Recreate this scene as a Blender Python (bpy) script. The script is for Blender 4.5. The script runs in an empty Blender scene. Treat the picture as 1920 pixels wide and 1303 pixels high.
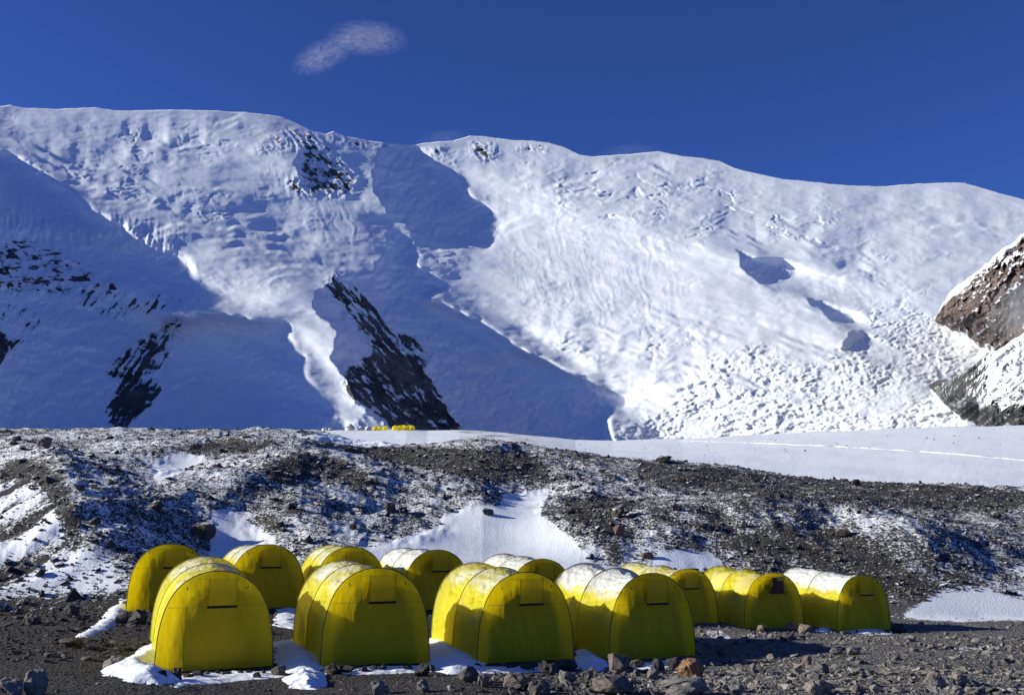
import bpy, bmesh, math, random
import numpy as np

# ------------------------------------------------------------------ camera, sky, sun, exposure
SC = bpy.context.scene
COL = SC.collection
F, CX, CY = 2000.0, 960.0, 651.5            # focal length and centre in photo pixels
PITCH = math.radians(8.49)
CAMZ = 3.3
SUN_EL = math.radians(20.0)

cam_d = bpy.data.cameras.new('camera')
cam = bpy.data.objects.new('camera', cam_d)
COL.objects.link(cam)
cam.location = (0, 0, CAMZ)
cam.rotation_euler = (math.pi / 2 + PITCH, 0, 0)
cam_d.sensor_width = 36.0
cam_d.lens = 36.0 * F / 1920.0
cam_d.clip_start = 0.1
cam_d.clip_end = 60000
SC.camera = cam

world = bpy.data.worlds.new('World')
SC.world = world
world.use_nodes = True
wn = world.node_tree
for n in list(wn.nodes):
    wn.nodes.remove(n)
sky = wn.nodes.new('ShaderNodeTexSky')
sky.sky_type = 'NISHITA'
sky.sun_disc = False
sky.sun_elevation = SUN_EL
sky.sun_rotation = math.radians(-90)
sky.altitude = 4400
sky.air_density = 1.0
sky.dust_density = 0.15
sky.ozone_density = 6.0
bg = wn.nodes.new('ShaderNodeBackground')
bg.inputs['Strength'].default_value = 0.100
wo = wn.nodes.new('ShaderNodeOutputWorld')
# thin, very clear high-altitude air: the whole sky is deeper blue than the model's
tint = wn.nodes.new('ShaderNodeMix'); tint.data_type = 'RGBA'; tint.blend_type = 'MULTIPLY'
tint.inputs['Factor'].default_value = 1.0
tin = [i for i in tint.inputs if i.type == 'RGBA']
wn.links.new(sky.outputs[0], tin[0])
tin[1].default_value = (0.51, 0.59, 0.96, 1)
wn.links.new([o for o in tint.outputs if o.type == 'RGBA'][0], bg.inputs[0])
wn.links.new(bg.outputs[0], wo.inputs[0])

sun_d = bpy.data.lights.new('sun', 'SUN')
sun_d.energy = 4.8
sun_d.angle = math.radians(0.5)
sun_d.color = (1.0, 0.97, 0.85)
sun = bpy.data.objects.new('sun', sun_d)
COL.objects.link(sun)
sun.location = (-40, 0, 40)
# light travels along +x and down: the sun stands exactly to the left
sun.rotation_euler = (0, -(math.pi / 2 - SUN_EL), 0)

SC.view_settings.view_transform = 'Standard'
SC.view_settings.look = 'None'
SC.view_settings.gamma = 1.0
SC.view_settings.exposure = 0.40
SC.view_settings.use_curve_mapping = False
SC.render.engine = 'CYCLES'
SC.cycles.use_denoising = True
SC.cycles.max_bounces = 8
SC.cycles.diffuse_bounces = 3
SC.cycles.transparent_max_bounces = 10
SC.cycles.volume_bounces = 0
SC.cycles.volume_step_rate = 0.5

rng = np.random.default_rng(7)
random.seed(7)

# ------------------------------------------------------------------ projection helpers
cp, sp = math.cos(PITCH), math.sin(PITCH)
def px2uv(px, py):
    u = (np.asarray(px, float) - CX) / F
    v = (CY - np.asarray(py, float)) / F
    d = cp - v * sp
    return u / d, (sp + v * cp) / d            # x/y and (z-CAMZ)/y
def uv2px(U, V):
    d = cp + V * sp
    return CX + F * U / d, CY - F * (V * cp - sp) / d
def at(px, py, Y):
    U, V = px2uv(px, py)
    return float(U * Y), float(Y), float(CAMZ + V * Y)
def interp(x, pts):
    a = np.array(pts, float)
    return np.interp(x, a[:, 0], a[:, 1])
def sstep(a, b, x):
    t = np.clip((x - a) / (b - a), 0, 1)
    return t * t * (3 - 2 * t)

# ------------------------------------------------------------------ noise
_tr = np.random.default_rng(12345)
_ang = _tr.uniform(0, 2 * math.pi, 65536)
_GC, _GS = np.cos(_ang) * 1.5, np.sin(_ang) * 1.5
_R1 = _tr.uniform(0, 1, 65536)
def perlin(x, y, seed=0):
    x, y = np.broadcast_arrays(np.asarray(x, float), np.asarray(y, float))
    x0 = np.floor(x); y0 = np.floor(y)
    fx = x - x0; fy = y - y0
    ix = x0.astype(np.int32) + seed * 37; iy = y0.astype(np.int32) + seed * 101
    ux = fx * fx * fx * (fx * (fx * 6 - 15) + 10); uy = fy * fy * fy * (fy * (fy * 6 - 15) + 10)
    a0 = ix & 255; a1 = (ix + 1) & 255; b0 = (iy & 255) << 8; b1 = ((iy + 1) & 255) << 8
    k = a0 + b0; n00 = _GC[k] * fx + _GS[k] * fy
    k = a1 + b0; n10 = _GC[k] * (fx - 1) + _GS[k] * fy
    k = a0 + b1; n01 = _GC[k] * fx + _GS[k] * (fy - 1)
    k = a1 + b1; n11 = _GC[k] * (fx - 1) + _GS[k] * (fy - 1)
    a = n00 + ux * (n10 - n00); b = n01 + ux * (n11 - n01)
    return a + uy * (b - a)
def cells(x, y, seed=0):
    """broken blocks: random level per cell, position inside it, distance to the cracks"""
    x0 = np.floor(x).astype(np.int32); y0 = np.floor(y).astype(np.int32)
    F1 = np.full(x.shape, 9.0); F2 = np.full(x.shape, 9.0); cid = np.zeros(x.shape, np.int32); cx = np.zeros(x.shape); cy = np.zeros(x.shape)
    for dy in (-1, 0, 1):
        for dx in (-1, 0, 1):
            k = ((x0 + dx + seed * 37) & 255) + (((y0 + dy + seed * 101) & 255) << 8)
            vx = x0 + dx + _R1[k] - x; vy = y0 + dy + _R1[(k * 7 + 13) & 65535] - y
            d2 = vx * vx + vy * vy
            n = d2 < F1
            F2 = np.where(n, F1, np.minimum(F2, d2)); F1 = np.where(n, d2, F1)
            cid = np.where(n, k, cid); cx = np.where(n, vx, cx); cy = np.where(n, vy, cy)
    return _R1[(cid * 31 + 7) & 65535], _R1[(cid * 17 + 3) & 65535] - .5, cx, cy, np.sqrt(F2) - np.sqrt(F1)
def fbm(x, y, seed=0, octv=4, gain=0.5, lac=2.0):
    s = 0; a = 1.0; n = 0
    for o in range(octv):
        s = s + a * perlin(x * lac ** o, y * lac ** o, seed + o * 17)
        n += a; a *= gain
    return s / n
def ridged(x, y, seed=0, octv=4, gain=0.5, lac=2.0):
    s = 0; a = 1.0; n = 0
    for o in range(octv):
        s = s + a * (1 - 2 * np.abs(perlin(x * lac ** o, y * lac ** o, seed + o * 17)))
        n += a; a *= gain
    return s / n
def in_poly(px, py, poly):
    inside = np.zeros(np.shape(px), bool)
    n = len(poly)
    for i in range(n):
        x1, y1 = poly[i]; x2, y2 = poly[(i + 1) % n]
        if y1 == y2:
            continue
        c = ((y1 > py) != (y2 > py)) & (px < (x2 - x1) * (py - y1) / (y2 - y1) + x1)
        inside ^= c
    return inside
def blur(a, n):
    a = a.astype(float)
    for _ in range(n):
        p = np.pad(a, 1, mode='edge')
        a = (p[1:-1, 1:-1] * 4 + p[:-2, 1:-1] * 2 + p[2:, 1:-1] * 2 + p[1:-1, :-2] * 2 + p[1:-1, 2:] * 2
             + p[:-2, :-2] + p[2:, 2:] + p[:-2, 2:] + p[2:, :-2]) / 16.0
    return a

# ------------------------------------------------------------------ object helpers
def tag(o, label=None, cat=None, group=None, kind=None):
    if label: o['label'] = label
    if cat: o['category'] = cat
    if group: o['group'] = group
    if kind: o['kind'] = kind
    return o
def link(name, me, mat=None, parent=None, loc=None):
    o = bpy.data.objects.new(name, me)
    COL.objects.link(o)
    if mat is not None and me is not None and len(me.materials) == 0:
        me.materials.append(mat)
    if parent is not None: o.parent = parent
    if loc is not None: o.location = loc
    return o
def np_mesh(name, verts, faces, smooth=False):
    """verts (n,3), faces (m,3) or (m,4) int arrays"""
    me = bpy.data.meshes.new(name)
    verts = np.ascontiguousarray(verts, np.float32); faces = np.ascontiguousarray(faces, np.int32)
    m, k = faces.shape
    me.vertices.add(len(verts)); me.vertices.foreach_set('co', verts.ravel())
    me.loops.add(m * k); me.loops.foreach_set('vertex_index', faces.ravel())
    me.polygons.add(m)
    me.polygons.foreach_set('loop_start', np.arange(0, m * k, k, dtype=np.int32))
    me.polygons.foreach_set('loop_total', np.full(m, k, np.int32))
    me.polygons.foreach_set('use_smooth', np.full(m, smooth, bool))
    me.update(calc_edges=True)
    return me
def grid_faces(nr, nc, closed=False):
    i = np.arange(nr - 1)[:, None]; j = np.arange(nc if closed else nc - 1)[None, :]
    j2 = (j + 1) % nc
    return np.stack([i * nc + j, i * nc + j2, (i + 1) * nc + j2, (i + 1) * nc + j], -1).reshape(-1, 4)
def attr(me, name, vals):
    a = me.attributes.new(name, 'FLOAT', 'POINT')
    a.data.foreach_set('value', np.ascontiguousarray(vals, np.float32).ravel())
def tube(path, r, seg=6):
    """closed tube along a polyline"""
    P = np.array(path, float); n = len(P)
    V = []; 
    T = np.gradient(P, axis=0); T /= np.linalg.norm(T, axis=1)[:, None] + 1e-9
    ref = np.array([0.13, 0.91, 0.4])
    for i in range(n):
        a = np.cross(T[i], ref); a /= np.linalg.norm(a) + 1e-9
        b = np.cross(T[i], a)
        for k in range(seg):
            t = 2 * math.pi * k / seg
            V.append(P[i] + r * (math.cos(t) * a + math.sin(t) * b))
    return np.array(V), grid_faces(n, seg, True)

# ------------------------------------------------------------------ material helpers
def new_mat(name):
    m = bpy.data.materials.new(name); m.use_nodes = True
    nt = m.node_tree
    for n in list(nt.nodes): nt.nodes.remove(n)
    out = nt.nodes.new('ShaderNodeOutputMaterial')
    return m, nt, out
class NB:
    def __init__(s, nt): s.nt = nt
    def node(s, t, **kw):
        n = s.nt.nodes.new(t)
        for k, v in kw.items(): setattr(n, k, v)
        return n
    def lk(s, a, b): s.nt.links.new(a, b)
    def val(s, sock, v):
        if hasattr(v, 'node'): s.lk(v, sock)
        else: sock.default_value = v
    def attr(s, name): return s.node('ShaderNodeAttribute', attribute_name=name).outputs['Fac']
    def noise(s, scale, detail=4, rough=0.55, vec=None, dist=0.0):
        n = s.node('ShaderNodeTexNoise'); n.inputs['Scale'].default_value = scale
        n.inputs['Detail'].default_value = detail; n.inputs['Roughness'].default_value = rough
        n.inputs['Distortion'].default_value = dist
        if vec is not None: s.lk(vec, n.inputs['Vector'])
        return n.outputs['Fac']
    def math(s, op, a, b=None, c=None, clamp=False):
        n = s.node('ShaderNodeMath', operation=op, use_clamp=clamp)
        s.val(n.inputs[0], a)
        if b is not None: s.val(n.inputs[1], b)
        if c is not None: s.val(n.inputs[2], c)
        return n.outputs[0]
    def ramp(s, f, a, b, lo=0.0, hi=1.0):
        n = s.node('ShaderNodeMapRange', interpolation_type='SMOOTHSTEP')
        s.val(n.inputs['Value'], f)
        n.inputs['From Min'].default_value = a; n.inputs['From Max'].default_value = b
        n.inputs['To Min'].default_value = lo; n.inputs['To Max'].default_value = hi
        return n.outputs[0]
    def mix(s, f, a, b):
        n = s.node('ShaderNodeMix', data_type='RGBA')
        s.val(n.inputs['Factor'], f)
        for k, v in (('A', a), ('B', b)):
            sock = [i for i in n.inputs if i.name == k and i.type == 'RGBA'][0]
            if hasattr(v, 'node'): s.lk(v, sock)
            else: sock.default_value = (*v, 1)
        return [o for o in n.outputs if o.type == 'RGBA'][0]
    def pos(s): return s.node('ShaderNodeNewGeometry').outputs['Position']
    def nz(s):
        g = s.node('ShaderNodeNewGeometry'); x = s.node('ShaderNodeSeparateXYZ'); s.lk(g.outputs['Normal'], x.inputs[0])
        return x.outputs['Z']
    def scalevec(s, vec, sc):
        m = s.node('ShaderNodeMapping'); m.inputs['Scale'].default_value = sc; s.lk(vec, m.inputs['Vector'])
        return m.outputs[0]
    def bump(s, h, dist, strength=1.0):
        n = s.node('ShaderNodeBump'); n.inputs['Distance'].default_value = dist; n.inputs['Strength'].default_value = strength
        s.lk(h, n.inputs['Height']); return n.outputs[0]
    def principled(s, col, rough=0.9, normal=None, spec=0.2):
        p = s.node('ShaderNodeBsdfPrincipled')
        if hasattr(col, 'node'): s.lk(col, p.inputs['Base Color'])
        else: p.inputs['Base Color'].default_value = (*col, 1)
        s.val(p.inputs['Roughness'], rough)
        p.inputs['Specular IOR Level'].default_value = spec
        if normal is not None: s.lk(normal, p.inputs['Normal'])
        return p.outputs[0]

SNOW = (0.86, 0.88, 0.91)

def mat_mountain(name, dark, light, sc):
    m, nt, out = new_mat(name); b = NB(nt)
    P = b.pos()
    rock = b.attr('rock')
    n1 = b.noise(0.02 * sc, 6, 0.65, P); n2 = b.noise(0.006 * sc, 4, 0.6, P)
    f = b.math('ADD', b.math('MULTIPLY', b.math('SUBTRACT', n1, 0.5), 1.3), rock)
    fac = b.ramp(f, 0.44, 0.56)
    rc = b.mix(b.ramp(n2, 0.35, 0.65), dark, light)
    sn = b.mix(b.ramp(n2, 0.3, 0.7), (0.84, 0.87, 0.905), SNOW)
    col = b.mix(fac, sn, rc)
    bh = b.math('ADD', b.math('MULTIPLY', b.noise(0.035 * sc, 4, 0.5, P), b.math('ADD', b.math('MULTIPLY', fac, .8), .28)), b.math('MULTIPLY', n1, b.math('MULTIPLY', fac, 3.0)))
    nrm = b.bump(bh, 5.0 / sc ** .5, 0.8)
    b.lk(b.principled(col, 0.85, nrm, 0.1), out.inputs[0])
    return m

def mat_ground():
    m, nt, out = new_mat('moraine_gravel_and_snow'); b = NB(nt)
    P = b.pos()
    snow = b.attr('snow'); drift = b.attr('pale')
    fine = b.noise(7.0, 6, 0.7, P); mid = b.noise(0.9, 5, 0.62, P); grain = b.noise(28.0, 3, 0.6, P)
    big = b.noise(0.16, 4, 0.6, P)
    n = b.math('ADD', b.math('MULTIPLY', b.math('SUBTRACT', fine, 0.5), 2.0), b.math('MULTIPLY', b.math('SUBTRACT', mid, 0.5), 0.9))
    f = b.math('ADD', snow, n)
    fac = b.ramp(f, 0.42, 0.62)
    vor = b.node('ShaderNodeTexVoronoi'); vor.inputs['Scale'].default_value = 14.0; b.lk(P, vor.inputs['Vector'])
    sepc = b.node('ShaderNodeSeparateColor'); b.lk(vor.outputs['Color'], sepc.inputs[0])
    g1 = b.mix(b.ramp(sepc.outputs[0], 0.2, 1.0), (0.028, 0.026, 0.025), (0.098, 0.092, 0.086))
    g2 = b.mix(b.ramp(grain, 0.3, 0.7), (0.030, 0.027, 0.025), (0.10, 0.09, 0.08))
    g = b.mix(0.5, g1, g2)
    g = b.mix(b.math('MULTIPLY', b.ramp(big, 0.45, 0.65), 0.4), g, (0.062, 0.058, 0.055))
    g = b.mix(b.math('MULTIPLY', drift, 0.6), g, (0.20, 0.195, 0.19))
    col = b.mix(fac, g, SNOW)
    h = b.math('ADD', b.math('MULTIPLY', vor.outputs['Distance'], b.math('SUBTRACT', 1.0, b.math('MULTIPLY', fac, 0.8))), b.math('MULTIPLY', fine, b.math('SUBTRACT', 1.3, fac)))
    nrm = b.bump(h, 0.07, 0.8)
    b.lk(b.principled(col, 0.92, nrm, 0.12), out.inputs[0])
    return m

def mat_rock(name, snowy=0.0):
    m, nt, out = new_mat(name); b = NB(nt)
    P = b.pos()
    t = b.attr('tint'); w = b.attr('warm')
    n = b.noise(9.0, 5, 0.65, P); n2 = b.noise(40.0, 3, 0.6, P)
    base = b.mix(t, (0.030, 0.028, 0.028), (0.36, 0.34, 0.31))
    base = b.mix(w, base, (0.33, 0.17, 0.085))
    dk = b.mix(b.ramp(n, 0.35, 0.7), (0.62, 0.62, 0.62), (1.15, 1.13, 1.1))
    mul = b.node('ShaderNodeMix', data_type='RGBA', blend_type='MULTIPLY'); mul.inputs['Factor'].default_value = 1.0
    A = [i for i in mul.inputs if i.type == 'RGBA']
    b.lk(base, A[0]); b.lk(dk, A[1])
    col = [o for o in mul.outputs if o.type == 'RGBA'][0]
    if snowy > 0:
        f = b.math('ADD', b.nz(), b.math('MULTIPLY', b.math('SUBTRACT', n, 0.5), 1.2))
        col = b.mix(b.math('MULTIPLY', b.ramp(f, 0.72, 0.95), snowy), col, SNOW)
    nrm = b.bump(b.math('ADD', n, b.math('MULTIPLY', n2, 0.4)), 0.05, 0.7)
    b.lk(b.principled(col, 0.88, nrm, 0.2), out.inputs[0])
    return m

def mat_snow(name='packed_snow', sc=1.0):
    m, nt, out = new_mat(name); b = NB(nt)
    P = b.pos()
    n = b.noise(3.0 * sc, 5, 0.6, P); d = b.noise(11.0 * sc, 5, 0.65, P)
    dirt = b.ramp(d, 0.66, 0.72)
    col = b.mix(b.math('MULTIPLY', dirt, 0.6), SNOW, (0.12, 0.1, 0.09))
    nrm = b.bump(n, 0.08 / sc, 0.7)
    b.lk(b.principled(col, 0.7, nrm, 0.25), out.inputs[0])
    return m

def mat_fabric(name, col, trans=0.26, transl=0.46, frost_glare=True, dcol=None):
    m, nt, out = new_mat(name); b = NB(nt)
    tc = b.node('ShaderNodeTexCoord').outputs['Object']
    n = b.noise(5.0, 4, 0.6, tc)
    wv = b.noise(4.5, 5, 0.6, b.scalevec(tc, (1.0, .55, 0.35)), .6)
    c = b.mix(b.ramp(n, 0.3, 0.75), col, tuple(min(1, x * 0.95) for x in col))
    nrm = b.bump(b.math('ADD', wv, b.math('MULTIPLY', b.noise(12.0, 3, 0.5, tc), 0.10)), 0.055 if not frost_glare else 0.09, 0.8)
    dif = b.principled(c if dcol is None else b.mix(b.ramp(n, 0.3, 0.75), dcol, tuple(x * .95 for x in dcol)), 0.48, nrm, 0.35)
    tl = b.node('ShaderNodeBsdfTranslucent'); b.lk(c, tl.inputs[0]); b.lk(nrm, tl.inputs['Normal'])
    tp = b.node('ShaderNodeBsdfTransparent'); tp.inputs[0].default_value = (0.95, 0.86, 0.03, 1)
    m1 = b.node('ShaderNodeMixShader'); m1.inputs[0].default_value = transl; b.lk(dif, m1.inputs[1]); b.lk(tl.outputs[0], m1.inputs[2])
    m2 = b.node('ShaderNodeMixShader'); m2.inputs[0].default_value = trans; b.lk(m1.outputs[0], m2.inputs[1]); b.lk(tp.outputs[0], m2.inputs[2])
    res = m2.outputs[0]
    if frost_glare:  # white on the upper roof: real frost plus painted-in sun glare
        fr = b.attr('frost_glare'); fn = b.noise(13.0, 8, 0.8, tc); fn2 = b.noise(1.7, 4, 0.6, tc)
        f = b.math('ADD', fr, b.math('ADD', b.math('MULTIPLY', b.math('SUBTRACT', fn, 0.5), 0.8), b.math('MULTIPLY', b.math('SUBTRACT', fn2, 0.5), 0.9)))
        sn = b.principled((.66, .67, .66), 0.8, nrm, 0.2)
        m3 = b.node('ShaderNodeMixShader'); b.lk(b.ramp(f, 0.32, 0.78, 0.0, 0.88), m3.inputs[0]); b.lk(res, m3.inputs[1]); b.lk(sn, m3.inputs[2])
        res = m3.outputs[0]
    b.lk(res, out.inputs[0])
    return m

def mat_plain(name, col, rough=0.7, spec=0.3, nscale=20.0):
    m, nt, out = new_mat(name); b = NB(nt)
    n = b.noise(nscale, 4, 0.6, b.pos())
    c = b.mix(b.ramp(n, 0.3, 0.7), tuple(x * 0.8 for x in col), tuple(min(1, x * 1.1) for x in col))
    b.lk(b.principled(c, rough, None, spec), out.inputs[0])
    return m

M = {}
M['mountain'] = mat_mountain('glaciated_mountain', (0.06, 0.055, 0.055), (0.14, 0.125, 0.12), 1.0)
M['brown_spur'] = mat_mountain('brown_rock_and_snow', (0.085, 0.068, 0.062), (0.18, 0.14, 0.125), 2.0)
M['dark_spur'] = mat_mountain('shade_toned_rock_and_snow', (0.03, 0.031, 0.035), (0.10, 0.098, 0.10), 3.0)  # bluish dark rock colour carries the shade of this slope
M['ground'] = mat_ground()
M['rock'] = mat_rock('weathered_stone')
M['rock_snowy'] = mat_rock('moraine_stone_dusted_with_snow', 0.88)
M['snow'] = mat_snow()
YEL = (0.93, 0.88, 0.05)
M['fly'] = mat_fabric('yellow_flysheet', YEL)
M['front'] = mat_fabric('yellow_end_panel', (1.0, 0.80, 0.02), 0.07, 0.64, frost_glare=False, dcol=(0.95, 0.78, 0.02))
M['inner'] = mat_plain('inner_tent_cloth', (0.62, 0.53, 0.16), 0.9, 0.05)
M['seam'] = mat_plain('seam_tape', (0.50, 0.45, 0.03), 0.7)
M['pole'] = mat_plain('dark_pole_sleeve', (0.17, 0.15, 0.035), 0.6)
M['black'] = mat_plain('black_mesh', (0.012, 0.012, 0.010), 0.8)
M['opening'] = mat_plain('brown_window_mesh', (0.11, 0.045, 0.028), 0.8)
M['cord'] = mat_plain('guy_cord', (0.5, 0.5, 0.42), 0.8)
M['wood'] = mat_plain('bamboo', (0.45, 0.38, 0.2), 0.7)
M['felt'] = mat_plain('white_felt', (0.72, 0.70, 0.66), 0.9)
M['band'] = mat_plain('brown_band', (0.35, 0.2, 0.12), 0.9)

# ================================================================== MOUNTAIN
SKY_PX = [(-400, 170), (-200, 190), (-60, 197), (0, 200), (20, 197), (45, 203), (100, 205), (180, 202), (215, 207), (240, 208), (300, 206),
          (380, 207), (460, 211), (530, 219), (560, 232), (590, 247), (612, 252), (625, 246), (650, 256), (690, 264), (730, 270),
          (770, 273), (800, 268), (850, 264), (880, 255), (915, 257), (960, 263), (1000, 264), (1030, 268), (1060, 276), (1090, 291),
          (1110, 294), (1150, 291), (1200, 288), (1235, 284), (1280, 293), (1320, 297), (1350, 302), (1380, 316), (1420, 325),
          (1470, 336), (1530, 342), (1590, 348), (1650, 350), (1700, 346), (1760, 343), (1810, 343), (1840, 352), (1880, 363),
          (1920, 374), (1980, 392), (2300, 470)]
SHADE = [
    # left cirque in the shadow of a ridge beyond the frame
    [(-110, 250), (0, 285), (52, 302), (83, 319), (107, 343), (159, 368), (176, 399), (214, 412), (259, 433), (311, 464), (338, 478),
     (356, 498), (352, 519), (363, 543), (321, 571), (300, 588), (342, 598), (363, 590), (408, 593), (480, 605), (544, 609), (552, 640),
     (546, 654), (570, 671), (565, 702), (584, 726), (616, 744), (640, 790), (680, 850), (-110, 850)],
    # behind the upper ridge
    [(730, 270), (780, 275), (815, 303), (862, 337), (878, 365), (920, 388), (933, 418), (928, 442), (903, 464), (880, 464), (840, 452),
     (800, 442), (765, 428), (730, 400), (705, 360), (700, 320), (712, 285)],
    [(735, 432), (778, 447), (785, 500), (848, 548), (795, 560), (740, 540), (705, 515), (722, 475)],
    [(575, 255), (600, 290), (625, 320), (630, 345), (600, 362), (568, 345), (560, 300)],
    # right flank of the central spur and the shadow it casts
    [(598, 548), (622, 530), (655, 520), (700, 518), (795, 560), (860, 590), (905, 610), (960, 650), (1010, 670), (1050, 690), (1110, 715), (1160, 735),
     (1190, 747), (1150, 770), (1140, 795), (1152, 850), (720, 850), (722, 785), (687, 771), (656, 737), (653, 706), (622, 671), (625, 643),
     (628, 623), (618, 602), (600, 592), (588, 575)],
    [(1384, 475), (1411, 485), (1473, 488), (1499, 509), (1487, 526), (1442, 535), (1418, 523), (1397, 502)],
    [(1515, 557), (1542, 568), (1598, 585), (1611, 602), (1591, 606), (1542, 588), (1518, 571)],
    [(1601, 623), (1618, 620), (1636, 640), (1625, 664), (1573, 664), (1591, 640)],
]
KKEYS = [(100, 230, .26), (300, 240, .27), (450, 260, .30), (400, 320, .36), (100, 300, .30), (300, 350, .48), (480, 340, .32), (600, 420, .24),
         (400, 450, .55), (500, 530, .72), (430, 560, .74), (590, 650, .82), (850, 300, .5), (1000, 290, .80), (1000, 400, .82), (1200, 350, .88),
         (1200, 500, .80), (1500, 380, .9), (1800, 400, .9), (1700, 450, .9), (1100, 620, .78), (1300, 650, .84), (1500, 620, .88),
         (1600, 450, .62), (1700, 600, .86), (1600, 740, .84), (1300, 760, .72), (1250, 810, .6), (660, 430, .10), (660, 300, .05), (670, 360, .05), (700, 480, .09), (690, 400, .05), (620, 400, .22), (600, 460, .40), (720, 520, .06), (650, 275, .05), (600, 380, .16), (450, 385, .06), (490, 390, .06), (380, 395, .16), (445, 490, .14), (430, 520, .8), (605, 515, .10), (640, 508, .10), (590, 540, .2), (-300, 400, .8)]
H_ = 0.0018
gU = np.arange(-0.64, 0.62, H_); gV = np.arange(0.024, 0.415, H_)
GU, GV = np.meshgrid(gU, gV)
GPX, GPY = uv2px(GU, GV)
WX = 13 * fbm(GU * 26, GV * 26, 881, 3) + 6 * fbm(GU * 90, GV * 90, 885, 2); WY = 11 * fbm(GU * 26 + 9, GV * 26, 883, 3) + 5 * fbm(GU * 90, GV * 90 + 7, 887, 2)
smask = np.zeros(GU.shape, bool)
for p in SHADE:
    smask |= in_poly(GPX + WX, GPY + WY, p)
num = np.zeros(GU.shape); den = np.zeros(GU.shape)
for x, y, k in KKEYS:
    w = 1.0 / (((GPX - x) ** 2 + 1.4 * (GPY - y) ** 2) / 1e4 + 0.15) ** 1.6
    num += w * k; den += w
kmap = .84 * blur(num / den, 10)
tanE = math.tan(SUN_EL)
def up(col):            # value one column to the left along the sun's path
    return col * (1 - tanE) + tanE * np.concatenate([col[1:], col[-1:]])
def down(col):
    return col * (1 - tanE) + tanE * np.concatenate([col[:1], col[:-1]])
ds = H_ / math.cos(SUN_EL)
nV, nU = GU.shape
db = np.zeros(GU.shape); df = np.zeros(GU.shape)
for j in range(1, nU):
    db[:, j] = smask[:, j] * (up(db[:, j - 1]) + ds)
for j in range(nU - 2, -1, -1):
    df[:, j] = smask[:, j] * (down(df[:, j + 1]) + ds)
ell = db + df + 1e-9
qq = db / ell
asym = np.full(GU.shape, 1.75); asym[in_poly(GPX, GPY, SHADE[0])] = 1.93
gt = np.where(smask, 1.1 * (1 - asym * qq), -kmap)
gt = np.clip(gt, -1.6, 1.2)
q0 = np.log(3000.0) + 2.75 * (np.clip(GV, .041, .405) - .0715) - 0.12 * GU
def Bop(q):
    r = np.zeros_like(q)
    prev = q[:, :-1]
    upv = prev * (1 - tanE) + tanE * np.concatenate([prev[1:], prev[-1:]], 0)
    r[:, 1:] = (q[:, 1:] - upv) / ds
    return r
def BT(r):
    o = np.zeros_like(r)
    o[:, 1:] += r[:, 1:] / ds
    a = r[:, 1:] / ds
    o[:, :-1] -= a * (1 - tanE)
    t = np.zeros_like(a); t[1:] += a[:-1]; t[-1] += a[-1]
    o[:, :-1] -= t * tanE
    return o
def Gop(q): return np.diff(q, axis=0) / H_, np.diff(q, axis=1) / H_
def GT(a, b):
    o = np.zeros((nV, nU))
    o[1:] += a / H_; o[:-1] -= a / H_
    o[:, 1:] += b / H_; o[:, :-1] -= b / H_
    return o
LAM, MU = 0.012, 0.12
def Aop(q):
    a, b = Gop(q)
    return BT(Bop(q)) + LAM * GT(a, b) + MU * q
ga, gb = Gop(q0)
rhs = BT(gt) + LAM * GT(ga, gb) + MU * q0
q = q0.copy(); r = rhs - Aop(q); p_ = r.copy(); rs = (r * r).sum()
for it in range(650):
    Ap = Aop(p_); al = rs / (p_ * Ap).sum()
    q += al * p_; r -= al * Ap
    rn = (r * r).sum()
    if rn < 1e-9 * (rhs * rhs).sum() * 1e-4: break
    p_ = r + rn / rs * p_; rs = rn
# pull the surface so that the cast shadows end where they should
_sk = np.interp(gU, *px2uv([a for a, _ in SKY_PX], [b for _, b in SKY_PX]))
vis = GV < _sk[None]
for _ in range(3):
    q2 = q.copy(); m_ = np.where(vis[:, 0], q[:, 0], 99.0)
    for j in range(1, nU):
        u_ = up(m_); col = q[:, j]
        col = np.where(~smask[:, j], np.minimum(col, u_ - 0.55 * kmap[:, j] * ds), np.where(u_ > 9.3, col, np.maximum(col, u_ + 0.25 * np.minimum(db[:, j], df[:, j]) + 0.02 * ds)))
        q2[:, j] = np.where(vis[:, j], col, col * 0 + q[:, j])
        m_ = np.where(vis[:, j], np.minimum(q2[:, j], u_), u_)
    q = q + blur(np.where(vis, q2 - q, 0), 7)
def bil(A, U, V):
    x = np.clip((U - gU[0]) / H_, 0, nU - 1.001); y = np.clip((V - gV[0]) / H_, 0, nV - 1.001)
    i = y.astype(int); j = x.astype(int); fx = x - j; fy = y - i
    return (A[i, j] * (1 - fx) + A[i, j + 1] * fx) * (1 - fy) + (A[i + 1, j] * (1 - fx) + A[i + 1, j + 1] * fx) * fy

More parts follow.
